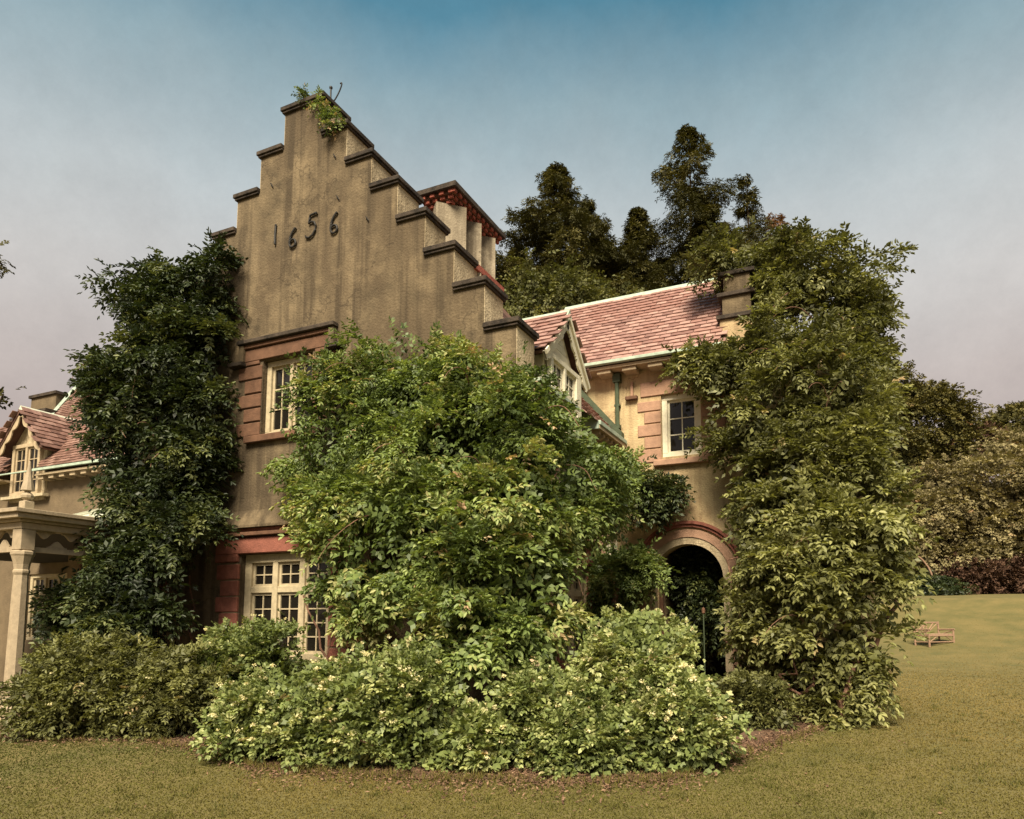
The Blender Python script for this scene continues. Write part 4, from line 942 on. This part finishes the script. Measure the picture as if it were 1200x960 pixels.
# left wisteria
VL = px_blobs([(186, 330, 8.7, 30, 24, .35), (242, 322, 8.7, 26, 28, .3), (250, 350, 8.75, 22, 46, .25), (205, 345, 8.6, 50, 42, .5), (170, 372, 8.6, 26, 34, .4), (225, 405, 8.6, 48, 46, .4), (178, 420, 8.3, 56, 40, .6), (130, 418, 8.3, 22, 18, .4), (124, 455, 8.3, 24, 24, .45), (92, 448, 8.3, 10, 12, .2),
    (160, 470, 8.2, 56, 42, .6), (232, 470, 8.5, 38, 48, .45), (140, 520, 8.1, 40, 34, .6), (195, 530, 8.3, 58, 44, .55), (165, 575, 8.1, 42, 38, .5), (228, 560, 8.5, 28, 48, .35), (190, 620, 8.1, 48, 34, .5), (222, 655, 8.2, 32, 34, .45),
    (165, 660, 7.8, 50, 34, .55), (120, 685, 7.6, 46, 32, .5), (85, 715, 7.5, 40, 30, .5), (140, 725, 7.5, 52, 34, .55), (190, 700, 7.9, 22, 34, .3), (70, 745, 7.4, 40, 22, .4)], .92)
vl = thing('climbing_vine', 'dark wisteria hanging from roof height over the left edge of the stepped gable', 'vine', (-11.8, 8.2, 0))
o, _ = foliage('foliage', vl, VL, 'dark_leaf', 23, per_m2=8, ns=24, rc=.28, L=.32, ll=.10, lw=.042, tint=.40, tvar=.24, clip=lambda q: (q[:, 1] < YF - .1) & (q[:, 2] > .05) & lclip(q), gap=.14, jit=.22, gf=2.6, pink=0); rel(o, vl)
for a, b_, r0, r1 in [((-11.3, 8.7, 0), (-11.9, 8.75, 5.5), .08, .04), ((-10.9, 8.8, 0), (-11.6, 8.75, 3.0), .05, .03), ((-11.6, 8.6, 0), (-12.6, 8.5, 4.0), .06, .03), ((-10.8, 8.85, 0), (-10.9, 8.85, 2.4), .025, .015), ((-11.9, 8.4, 0), (-12.8, 8.1, 2.6), .05, .02)]:
    rel(MB().tube(wander(gs, a, b_, 12, .09), r0, 8, r1).build('stem', 'vine_bark', vl), vl)
shoots(vl, VL, 79, 12, .5, lambda q: lclip(q) & (pix(q)[0] < 190) & (pix(q)[1] < 640))
# little plant growing on the gable top
rp = thing('rooftop_plant', 'small green weed growing over the topmost coping of the stepped gable', 'plant', (-8.4, 9.0, 10.98))
o, _ = foliage('foliage', rp, px_blobs([(372, 122, 8.95, 9, 6, .1), (384, 130, 8.9, 9, 7, .1), (390, 142, 8.88, 9, 9, .1), (360, 116, 9.05, 8, 4, .1)]), 'vine_leaf', 41, per_m2=60, ns=7, rc=.07, L=.12, nl=7, ll=.045, lw=.02, tint=.4, tvar=.2, gap=0, back=-1, core=False, pink=.1); rel(o, rp)

# ================================================================== SHRUBS
def shrub(label, x, yb, yt_, hw_, m, seed, flowers=0, broad=True, tint=.5, squash=1., lean=(0, 0), nb=9, group=None, pull=0., ll=.062, name='shrub', cat='shrub'):
    g = np.random.default_rng(seed); yt = yt_ + 14
    base = on_z(x, yb - 6); base = base + FH * .45 + FH * pull; base[2] = 0
    k = depth(base) / F_PX; W = hw_ * k; Ht = max(.3, (yb - yt) * k * (1 + pull * .12)) 
    rows = [(base[0], base[1], Ht * .42, W * .78, W * .62 * squash, Ht * .45)]
    for q in range(nb):
        a = q * 2.4; rr_ = W * .62 * math.sqrt((q + .5) / nb)
        dx, dy = rr_ * math.cos(a), rr_ * math.sin(a) * squash
        h = Ht * (1 - .38 * (rr_ / W) ** 2) * g.uniform(.84, 1.04); r = W * g.uniform(.30, .42)
        rows.append((base[0] + dx + lean[0] * h, base[1] + dy + lean[1] * h, h - r * .8, r, r * .9, min(r * .85, h * .5)))
        rows.append((base[0] + dx * 1.25, base[1] + dy * 1.25, h * .38, r * .9, r * .9, h * .36))
    B = np.array(rows)
    t = thing(name, label, cat, tuple(base), group)
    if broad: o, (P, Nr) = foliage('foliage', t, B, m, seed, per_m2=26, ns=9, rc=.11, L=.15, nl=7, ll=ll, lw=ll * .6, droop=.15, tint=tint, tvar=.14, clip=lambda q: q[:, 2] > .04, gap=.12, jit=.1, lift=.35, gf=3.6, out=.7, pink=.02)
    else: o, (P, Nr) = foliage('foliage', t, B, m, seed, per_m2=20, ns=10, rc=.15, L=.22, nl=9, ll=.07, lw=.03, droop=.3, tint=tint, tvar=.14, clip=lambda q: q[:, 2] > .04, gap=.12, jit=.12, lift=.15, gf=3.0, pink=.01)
    rel(o, t)
    for q in range(6):
        i_ = g.integers(len(P)); e_ = P[i_]
        rel(MB().tube(wander(g, (base[0] + g.normal(0, .08), base[1] + g.normal(0, .08), 0), e_ * [1, 1, .92], 7, .04), .016, 5, .006).build('stem', 'vine_bark', t), t)
    if flowers:
        sel = np.where((Nr[:, 2] > -.15))[0]; sel = g.choice(sel, min(flowers, len(sel)), replace=False)
        c = P[sel] + Nr[sel] * .12 + [0, 0, .03]; nf = 22
        cc = np.repeat(c, nf, 0); off = unit(g.normal(size=cc.shape)) * g.uniform(.2, 1, (len(cc), 1)) * np.repeat(g.uniform(.025, .055, len(c)), nf)[:, None] * [1, 1, .7]
        cc = cc + off; a = unit(g.normal(size=cc.shape)); b_ = unit(np.cross(a, unit(g.normal(size=cc.shape)))); s_ = g.uniform(.007, .013, (len(cc), 1))
        V = np.stack([cc - a * s_, cc - b_ * s_, cc + a * s_, cc + b_ * s_], 1).reshape(-1, 3)
        Q = np.arange(len(V)).reshape(-1, 4)
        me = raw_mesh('flowers', V, Q, g.random(len(Q)), 'petal'); f = link(bpy.data.objects.new('flowers', me), t); f['kind'] = 'stuff'; rel(f, t)
    return t
GR = 'shrubs along the foot of the house'
shrub('olive leafy shrub in front of the porch column at far left', 78, 872, 752, 74, 'olive_leaf', 51, 10, False, .48, group=GR, nb=10)
shrub('dull green shrub at the wall below the left wisteria, second from the porch column', 178, 872, 765, 66, 'olive_leaf', 52, 14, False, .42, group=GR, nb=9)
shrub('tall shrub against the sill of the three light window', 262, 868, 738, 62, 'shrub_leaf', 53, 30, True, .40, group=GR, pull=.3)
shrub('arching wisteria bush covering the lower right of the ground floor window', 352, 850, 712, 46, 'vine_leaf', 54, 0, False, .55, group=GR, pull=.7, nb=8)
shrub('white flowered shrub at the left front corner of the bed', 292, 902, 800, 58, 'shrub_leaf', 55, 75, True, .58, group=GR)
shrub('flowering shrub with pale heads below the ground floor window', 375, 908, 785, 58, 'shrub_leaf', 56, 95, True, .56, group=GR)
shrub('yellow green flowering shrub under the dark hollow of the big wisteria', 460, 912, 768, 66, 'shrub_leaf', 57, 70, True, .56, group=GR)
shrub('low shrub with large pale leaves at the middle of the bed edge', 545, 917, 838, 44, 'shrub_leaf', 58, 40, True, .72, group=GR, ll=.085, nb=7)
shrub('light green shrub left of the tallest bush in the bed', 632, 912, 788, 60, 'shrub_leaf', 59, 30, True, .60, group=GR)
shrub('tallest bright bush in the bed, in front of the arch', 752, 905, 726, 74, 'shrub_leaf', 60, 130, True, .70, group=GR, pull=.1, nb=12)
shrub('rounded shrub with white flower heads at the right front corner of the bed', 800, 915, 800, 62, 'shrub_leaf', 61, 120, True, .66, group=GR)
shrub('front shrub with scattered white flowers at the foot of the tallest bush', 690, 918, 830, 62, 'shrub_leaf', 62, 60, True, .56, group=GR)
shrub('dark low shrub at the foot of the right wisteria beside the arch', 890, 862, 790, 42, 'olive_leaf', 63, 0, False, .34, group=GR, nb=7)
shrub('straggly low shrub under the right wisteria where the bed curves to the lawn', 975, 838, 778, 46, 'olive_leaf', 64, 0, False, .42, group=GR, nb=7)
# thin post with a little lamp head in front of the arch
b0 = on_y(825, 745, 13.3); 
gl = thing('garden_lamp', 'thin dark green garden lamp post in front of the arched doorway', 'lamp post', (b0[0], 13.3, 0))
rel(MB().tube([(b0[0], 13.3, 0), (b0[0], 13.3, 1.72)], .011, 6).build('post', 'green_pipe', gl), gl)
rel(MB().lathe((b0[0], 13.3, 1.72), [(.014, 0), (.03, .02), (.034, .08), (.03, .10), (.012, .12), (0, .13)], 8).build('lamp_head', 'brown_stone', gl), gl)

# ================================================================== BENCH
th = R_(54); az_ = math.atan((1085 - CX) / F_PX)
Rl = RR * math.cos(az_) - FH * math.sin(az_); Fl = RR * math.sin(az_) + FH * math.cos(az_)
wv = Rl * math.cos(th) + Fl * math.sin(th); dv = Rl * math.sin(th) - Fl * math.cos(th)
bb = next(q for q in (on_d(1073, 757, d) for d in np.arange(20, 45, .1)) if q[2] <= ground_h(q[0], q[1])); bz = float(ground_h(bb[0], bb[1]))
bench = thing('rustic_bench', 'rustic pole bench with latticed back standing alone on the open lawn', 'bench', (bb[0], bb[1], bz))
W_, D_ = 1.5, .62
def bp_(u, v, z): p = np.array([bb[0], bb[1], 0]) + wv * u + dv * v; return (p[0], p[1], float(ground_h(p[0], p[1])) * 0 + bz + z)
def pole(name, a, b, r=.032): rel(MB().tube([bp_(*a), bp_(*b)], r, 7).build(name, 'cedar', bench), bench)
for u in (0, W_):
    pole('leg', (u, 0, -.05), (u, -.04, .98), .04); pole('leg', (u, D_, -.05), (u, D_, .64), .04)
    pole('armrest', (u, -.03, .64), (u, D_ + .06, .66), .036); pole('rail', (u, 0, .40), (u, D_, .40)); pole('rail', (u, 0, .15), (u, D_, .15), .025)
    pole('brace', (u, .02, .42), (u, D_ - .02, .62), .022)
pole('rail', (0, D_, .40), (W_, D_, .40)); pole('rail', (0, 0, .40), (W_, 0, .40)); pole('rail', (0, D_, .15), (W_, D_, .15), .025); pole('rail', (0, -.04, .93), (W_, -.04, .93), .036)
for q in range(7): pole('seat_pole', (-.03, .06 + q * .085, .445), (W_ + .03, .06 + q * .085, .445), .035)
for (a, b_) in ((.05, .75), (.75, 1.45), (.35, .75), (.75, 1.15)): 
    pole('lattice_pole', (a, -.03, .47 if a < .7 or a == .75 and b_ > 1 else .9), (b_, -.03, .92 if a < .7 else .9), .02)
pole('lattice_pole', (.75, -.03, .92), (.05, -.03, .5), .022); pole('lattice_pole', (.75, -.03, .47), (.3, -.03, .92), .02); pole('lattice_pole', (.75, -.03, .47), (1.2, -.03, .92), .02); pole('lattice_pole', (.75, -.03, .47), (.75, -.03, .92), .024)
pole('brace', (.05, D_, .16), (.5, D_, .39), .02); pole('brace', (W_ - .05, D_, .16), (1.0, D_, .39), .02)

# ================================================================== TREES
def conifer(label, x, yt, D, crown_w, yb, seed, dens=1., sparse=0., ll=.17, group='conifers behind the wing', m='needle', shape=.85, dead=False, name='conifer'):
    g = np.random.default_rng(seed); top = on_d(x, yt, D); k = depth(top) / F_PX
    base = top.copy(); base[2] = float(ground_h(base[0], base[1])); Ht = top[2] - base[2]; Rm = crown_w * k
    zlow = max(.5, on_d(x, yb, D)[2] - base[2])
    t = thing(name, label, 'tree', tuple(base), group)
    rel(MB().tube([tuple(base + [0.02 * math.sin(q), 0.02 * q, Ht * q / 8]) for q in range(9)], .011 * Ht, 8, .008).build('trunk', 'bark', t), t)
    P, D_ , Tn, Ls = [], [], [], []; lim = MB()
    z = zlow
    while z < Ht * .993:
        f_ = (z - zlow) / (Ht - zlow); nb = int(g.integers(4, 7))
        for q in range(nb):
            if g.random() < sparse: continue
            a = g.uniform(0, 2 * math.pi); Lb = Rm * (1 - f_) ** shape * g.uniform(.55, 1.15) + .06
            dr = np.array([math.cos(a), math.sin(a), 0]); rise = g.uniform(.05, .40)
            n = max(3, int(Lb / .22)); tt = np.linspace(.12, 1, n)
            pts3 = base + [0, 0, z] + dr * (Lb * tt)[:, None] + np.array([0, 0, 1.]) * (rise * Lb * tt - .22 * Lb * tt ** 2 + .10 * Lb * tt ** 3)[:, None]
            if q % 2 == 0: lim.tube([tuple(base + [0, 0, z])] + [tuple(p) for p in pts3[::max(1, n // 3)]], .03 + .012 * Lb, 4, .01)
            m_k = max(2, int((4 + 7 * (1 - f_)) * dens))
            for s in (-1, 1):
                sd2 = np.array([-dr[1], dr[0], 0]) * s
                pp = np.repeat(pts3, m_k, 0) + g.normal(0, .03 + .07 * (1 - f_), (n * m_k, 3)); ln = (.42 * Lb * (1 - np.repeat(tt, m_k)) ** .7 * .55 + .12)
                u = g.random(n * m_k)
                pp = pp + sd2 * (ln * u)[:, None] - np.array([0, 0, 1.]) * (ln * u * .25)[:, None]
                P.append(pp); D_.append(sd2 * .7 + dr * .7 + g.normal(0, .35, pp.shape) + [0, 0, -.2]); Tn.append(np.full(len(pp), g.uniform(.15, .85))); Ls.append(np.full(len(pp), .07 + .27 * min(1, (1 - f_) * 1.8)))
        z += g.uniform(.38, .66) * (Ht / 16) * (.30 + .70 * (1 - f_))
    rel(lim.build('branches', 'bark', t), t)
    P, D_, Tn, Ls = np.concatenate(P), np.concatenate(D_), np.concatenate(Tn), np.concatenate(Ls)
    if dead: Tn[:] = 1.
    V, Q, T = sprays(g, P, D_, Ls, 9, ll * .8, ll * .22, Tn * .9, .25, False, tj=.12)
    if dead: T[:] = 1.
    me = raw_mesh('foliage', V, Q, T, m); o = link(bpy.data.objects.new('foliage', me), t); o['kind'] = 'stuff'; rel(o, t)
    return t
conifer('broad dark conifer behind the chimney, left of the tall sparse one', 652, 192, 25, 112, 370, 71, 1.2, .05, shape=.95)
conifer('tall open topped conifer, highest tree behind the wing', 806, 146, 26, 96, 330, 72, .9, .26, shape=.95)
conifer('thick dark conifer filling below the tallest treetop', 832, 240, 25, 80, 380, 73, 1.2, shape=.9)
conifer('slender small conifer in the gap between the two large ones', 748, 240, 25.5, 28, 350, 74, 1.2, shape=.9)
conifer('thin reddish dying conifer at the right of the tall one', 874, 204, 26, 26, 330, 75, .5, .35, dead=False, shape=.8)
conifer('reddish bare tip tree just above the right wisteria', 908, 248, 27, 30, 330, 76, .5, .3, dead=True, shape=.7)
conifer('dark conifer lower in the row directly over the ridge', 704, 262, 26, 62, 400, 77, 1.2, shape=.9)
conifer('conifer mass low beside the chimney shafts', 606, 284, 27, 50, 400, 78, 1.0, .1, shape=.9)
conifer('small dark conifer filling the row just right of the slender one', 776, 300, 27, 40, 400, 79, 1.2, shape=.9)
conifer('conifer behind, half hidden right of the broad dark one', 688, 232, 29, 40, 400, 80, 1.1, .1, shape=.9)
def leafy(label, rows, base_px, D, m, seed, per_m2=5, ll=.13, group=None, name='tree', trunk=.16, ns=9, rc=.45, tint=.5, dep=1.4, gap=.15, lw=.6, Lr=.4, tvar=.16, cat='tree', base_dx=None, nl=7):
    g = np.random.default_rng(seed); B = []
    for (x, y, rx, rz) in rows:
        Dd = D + g.uniform(-.8, .8); c = on_d(x, y, Dd); k = depth(c) / F_PX; B.append((*c, rx * k, (rx + rz) * .5 * k * dep * .7, rz * k))
    B = np.array(B); p = on_d(base_px, 700, D); base = np.array([p[0], p[1], float(ground_h(p[0], p[1]))])
    t = thing(name, label, cat, tuple(base), group)
    o, _ = foliage('foliage', t, B, m, seed, per_m2=per_m2, ns=ns, rc=rc, L=Lr, nl=nl, ll=ll, lw=ll * lw, droop=.3, oval=False, tint=tint, tvar=tvar, clip=lambda q: q[:, 2] > ground_h(q[:, 0], q[:, 1]) + .05, gap=gap, jit=.3, gf=.9, pink=.01); rel(o, t)
    c = B[:, :3].mean(0); fork = base + (c - base) * .45; fork[:2] = base[:2] + (c[:2] - base[:2]) * .2
    rel(MB().tube(wander(g, base - [0, 0, .2], fork, 6, .04), trunk, 8, trunk * .7).build('trunk', 'bark', t), t)
    for q in range(min(6, len(B))):
        rel(MB().tube(wander(g, fork, B[q, :3], 7, .12), trunk * .55, 6, .03).build('limb', 'bark', t), t)
    return t
leafy('light green broadleaf tree between the chimney and the ridge of the pink roof', [(640, 350, 36, 24), (610, 355, 20, 22), (680, 355, 34, 18), (655, 330, 16, 12), (625, 335, 14, 12), (715, 352, 26, 14)], 645, 20, 'green_tree_leaf', 81, 9, .10, rc=.3, Lr=.28)
TG = 'trees at the far edge of the lawn'
leafy('dark evergreen right behind the shoulder of the right wisteria', [(1085, 500, 44, 42), (1105, 520, 30, 40), (1070, 470, 30, 18), (1112, 490, 16, 16), (1085, 475, 18, 22), (1080, 560, 40, 40), (1050, 450, 22, 16), (1040, 520, 40, 50)], 1085, 55, 'needle', 82, 2.6, .22, TG, rc=.7, Lr=.5, trunk=.3, tint=.75)
leafy('reddish leaved tree in the dip of the skyline', [(1135, 525, 28, 20), (1150, 520, 26, 16), (1120, 545, 26, 24)], 1135, 62, 'litter', 83, 2.2, .22, TG, rc=.7, Lr=.5, trunk=.2, tint=.15)
leafy('dark round topped tree high at the right edge', [(1180, 500, 26, 20), (1205, 498, 30, 24), (1230, 510, 34, 30), (1160, 505, 14, 12), (1195, 520, 40, 22)], 1200, 66, 'needle', 84, 2.2, .25, TG, rc=.8, Lr=.5, trunk=.3, tint=.85)
leafy('wide spreading olive tree with layered boughs over the far lawn', [(1170, 560, 52, 30), (1120, 590, 48, 26), (1210, 590, 50, 36), (1160, 615, 60, 24), (1100, 630, 40, 20), (1200, 640, 50, 22), (1140, 650, 50, 16), (1190, 530, 30, 18), (1235, 640, 40, 40), (1080, 600, 30, 20), (1060, 640, 30, 20)], 1193, 47, 'far_leaf', 85, 3.6, .20, TG, rc=.7, Lr=.45, trunk=.28, tint=.5, tvar=.2)
leafy('loose grey green tree at the left of the spreading one', [(1080, 600, 36, 22), (1050, 625, 34, 20), (1105, 575, 24, 18), (1095, 560, 20, 14), (1060, 585, 30, 20)], 1075, 49, 'far_leaf', 86, 3.2, .20, TG, rc=.7, Lr=.45, trunk=.2, tint=.35)
HG = 'low bushes under the far trees'
for q, (x, y, rx, rz, lb, dd, mm) in enumerate([(1085, 688, 34, 10, 'low dark bush where the far lawn ends behind the bent sapling', 44.5, 'dark_leaf'), (1150, 680, 44, 20, 'brown shaded bush under the spreading tree, middle of the far hedge', 45.5, 'litter'), (1205, 680, 44, 26, 'brown shaded bush at the right edge under the spreading tree', 45, 'litter'), (1110, 672, 34, 16, 'rusty bush in the shade left of the middle of the far hedge', 47, 'litter'), (1050, 680, 34, 20, 'dark bush at the left end of the far hedge', 47, 'needle')]):
    leafy(lb, [(x, y, rx, rz), (x - rx * .5, y + 4, rx * .5, rz * .8), (x + rx * .5, y + 3, rx * .5, rz * .9)], x, dd, mm, 90 + q, 5, .16, HG, 'bush', .05, rc=.4, Lr=.3, tint=.18 if mm == 'litter' else .4, cat='bush')
sp0 = thing('sapling', 'thin bare sapling bent over at the edge of the far trees', 'sapling', tuple(on_d(1097, 698, 44)))
rel(MB().tube([tuple(on_d(x, y, 44)) for x, y in ((1097, 699), (1096, 688), (1093, 676), (1088, 665), (1081, 656), (1076, 652))], .09, 6, .04).build('trunk', 'cedar', sp0), sp0)
# a wider belt of wood behind everything so the skyline closes
g = np.random.default_rng(99)
WB = []
for q in range(64):
    a = R_(-75 + q * 2.6); d = g.uniform(95, 125); x = math.sin(a) * d; y = math.cos(a) * d; z = float(ground_h(x, y)); WB.append((x, y, z + 4, g.uniform(4, 7), 4, g.uniform(5, 8)))
o, _ = foliage('distant_wood', None, np.array(WB), 'far_leaf', 98, per_m2=.5, ns=9, rc=1.4, L=1.2, nl=7, ll=.6, lw=.35, oval=False, gap=.05, jit=.5, gf=.3, tint=.25, clip=lambda q: q[:, 2] > 0)
o['label'] = 'far belt of woodland behind the garden'; o['category'] = 'wood'
# tree beyond the left edge whose boughs reach in
lt = leafy('dark tree at the far left edge reaching in with two leafy boughs', [(-42, 296, 36, 12), (-40, 465, 38, 5), (4, 462, 6, 2), (-110, 380, 60, 60), (-120, 300, 60, 60), (-130, 460, 60, 50)], -130, 24, 'needle', 101, 9, .14, None, rc=.3, Lr=.3, trunk=.25, tint=.5)

# ================================================================== GRASS, LITTER
g = np.random.default_rng(17)
N = 480000
u = g.random(N); dist = 5.0 * (34 / 5.0) ** (u ** 1.1); ang = g.uniform(math.atan(-660 / 820), math.atan(600 / 820), N)
p = FH[None] * dist[:, None] + RR[None] * (dist * np.tan(ang))[:, None]; p[:, 2] = ground_h(p[:, 0], p[:, 1])
# only on the lawn side of the bed edge
be = bed_edge; azb = np.arctan2(be @ RR, be @ FH); rb = np.hypot(be @ RR, be @ FH); od = np.argsort(azb)
azp = np.arctan2(p @ RR, p @ FH); lim_ = np.interp(azp, azb[od], rb[od]); r_ = np.hypot(p @ RR, p @ FH)
keep = (r_ < lim_ + .22 + g.normal(0, .18, N)) | (azp > azb.max() + .01); p = p[keep]; dist = dist[keep]; n = len(p)
h = (.010 + .0004 * dist) * np.clip(1.5 - dist / 26, .12, 1) * g.uniform(.5, 1.3, n); wd = (.0024 + .0007 * dist) * g.uniform(.7, 1.3, n)
az = g.uniform(0, math.pi, n); s = np.stack([np.cos(az), np.sin(az), 0 * az], 1) * wd[:, None]; le = g.normal(0, .5, (n, 3)) * h[:, None]; le[:, 2] = h
V = np.stack([p - s, p + s, p + le], 1).reshape(-1, 3); Q = np.arange(3 * n).reshape(-1, 3)
tn = .36 + .40 * np.clip((dist - 6) / 18, 0, 1) + .018 * np.clip(p @ RR, -8, 12) + g.normal(0, .04, n) + .34 * gapnoise(p, .6) + .16 * gapnoise(p, 2.3)
o = link(bpy.data.objects.new('grass', raw_mesh('grass', V, Q, tn.clip(0, 1), 'grass_blade'))); o['kind'] = 'stuff'; o['label'] = 'short olive gold grass of the lawn'; o['category'] = 'grass'
# longer grass left standing along the edge of the bed, and clover-like tufts in the lawn
def blades(name, label, c, hh, ww, tn, seed):
    g = np.random.default_rng(seed); n = len(c); az = g.uniform(0, math.pi, n); s = np.stack([np.cos(az), np.sin(az), 0 * az], 1) * ww
    h = hh * g.uniform(.5, 1.25, n); le = g.normal(0, .45, (n, 3)) * h[:, None]; le[:, 2] = h
    V = np.stack([c - s, c + s, c + le * .6 + s * .6, c + le * [1.25, 1.25, 1], c + le * .6 - s * .6], 1).reshape(-1, 3); k = np.arange(n)[:, None] * 5
    Q = np.concatenate([k + [0, 1, 2, 4], k + [4, 2, 3, 3]], 1).reshape(-1, 4)
    Q = np.concatenate([k + [0, 1, 2], k + [0, 2, 4], k + [4, 2, 3]], 1).reshape(-1, 3)
    o = link(bpy.data.objects.new(name, raw_mesh(name, V, Q, np.repeat((tn + g.normal(0, .12, n)).clip(0, 1), 3), 'grass_blade'))); o['kind'] = 'stuff'; o['label'] = label; o['category'] = 'grass'
n = 9000; idx = g.integers(0, len(be) - 1, n); t = g.random((n, 1)); q = be[idx] * (1 - t) + be[idx + 1] * t
cl = .5 + .5 * gapnoise(q, 4.); k = g.random(n) < cl; q = q[k]; q = q + unit(q * [1, 1, 0]) * g.normal(-.02, .09, (len(q), 1)); q[:, 2] = .008
blades('edge_grass', 'longer grass growing into the edge of the shrub bed', q, .085, .004, .45, 3)
nc = 420; d_ = g.uniform(5.3, 16, nc); a_ = g.uniform(-.68, .6, nc); c0 = FH * d_[:, None] + RR * (d_ * np.tan(a_))[:, None]
az2 = np.arctan2(c0 @ RR, c0 @ FH); k = (np.hypot(c0 @ RR, c0 @ FH) < np.interp(az2, azb[od], rb[od]) - .1) | (az2 > azb.max() + .02); c0 = c0[k]
q = np.repeat(c0, 26, 0) + g.normal(0, .05, (len(c0) * 26, 3)) * [1, 1, 0]; q[:, 2] = ground_h(q[:, 0], q[:, 1])
blades('grass_tufts', 'darker green tufts scattered through the lawn', q, .05, .0035, .12, 4)
n = 700; d_ = 5.3 * (24 / 5.3) ** g.random(n); a_ = g.uniform(-.68, .6, n); q = FH * d_[:, None] + RR * (d_ * np.tan(a_))[:, None]; q[:, 2] = ground_h(q[:, 0], q[:, 1]) + .02
a = unit(g.normal(size=(n, 3)) * [1, 1, .3]); b_ = unit(np.cross(a, unit(g.normal(0, .4, (n, 3)) + [0, 0, 1]))); s = g.uniform(.01, .022, (n, 1))
V = np.stack([q - a * s, q - b_ * s * .5, q + a * s, q + b_ * s * .5], 1).reshape(-1, 3)
o = link(bpy.data.objects.new('fallen_leaves', raw_mesh('fallen_leaves', V, np.arange(4 * n).reshape(-1, 4), g.random(n), 'litter'))); o['kind'] = 'stuff'; o['label'] = 'single dry leaves lying about on the lawn'; o['category'] = 'leaf litter'
# litter on the bed
n = 30000; idx = g.integers(0, len(be) - 1, n); t = g.random((n, 1)); q = be[idx] * (1 - t) + be[idx + 1] * t
q = q + unit(q * [1, 1, 0]) * (g.normal(.35, .45, (n, 1))); q[:, 2] = .02 + g.random(n) * .02
a = unit(g.normal(size=(n, 3)) * [1, 1, .35]); b_ = unit(np.cross(a, unit(g.normal(0, .4, (n, 3)) + [0, 0, 1]))); s = g.uniform(.008, .026, (n, 1))
V = np.stack([q - a * s, q - b_ * s * .4, q + a * s, q + b_ * s * .4], 1).reshape(-1, 3)
o = link(bpy.data.objects.new('leaf_litter', raw_mesh('leaf_litter', V, np.arange(4 * n).reshape(-1, 4), g.random(n), 'litter'))); o['kind'] = 'stuff'; o['label'] = 'pinkish fallen leaves along the edge of the bed'; o['category'] = 'leaf litter'
for root, loc in ((house, (-8.76, 9.0, 0)), (cot, (-19.7, 11, 0)), (porch, (-11.68, 6.5, 0))):
    root.location = loc
    for ch in root.children: ch.matrix_parent_inverse = Matrix.Translation(-Vector(loc))
print('TRIS', sum(len(o.data.polygons) * 2 for o in sc.objects if o.type == 'MESH') / 1e6, 'wing tiles', n1)
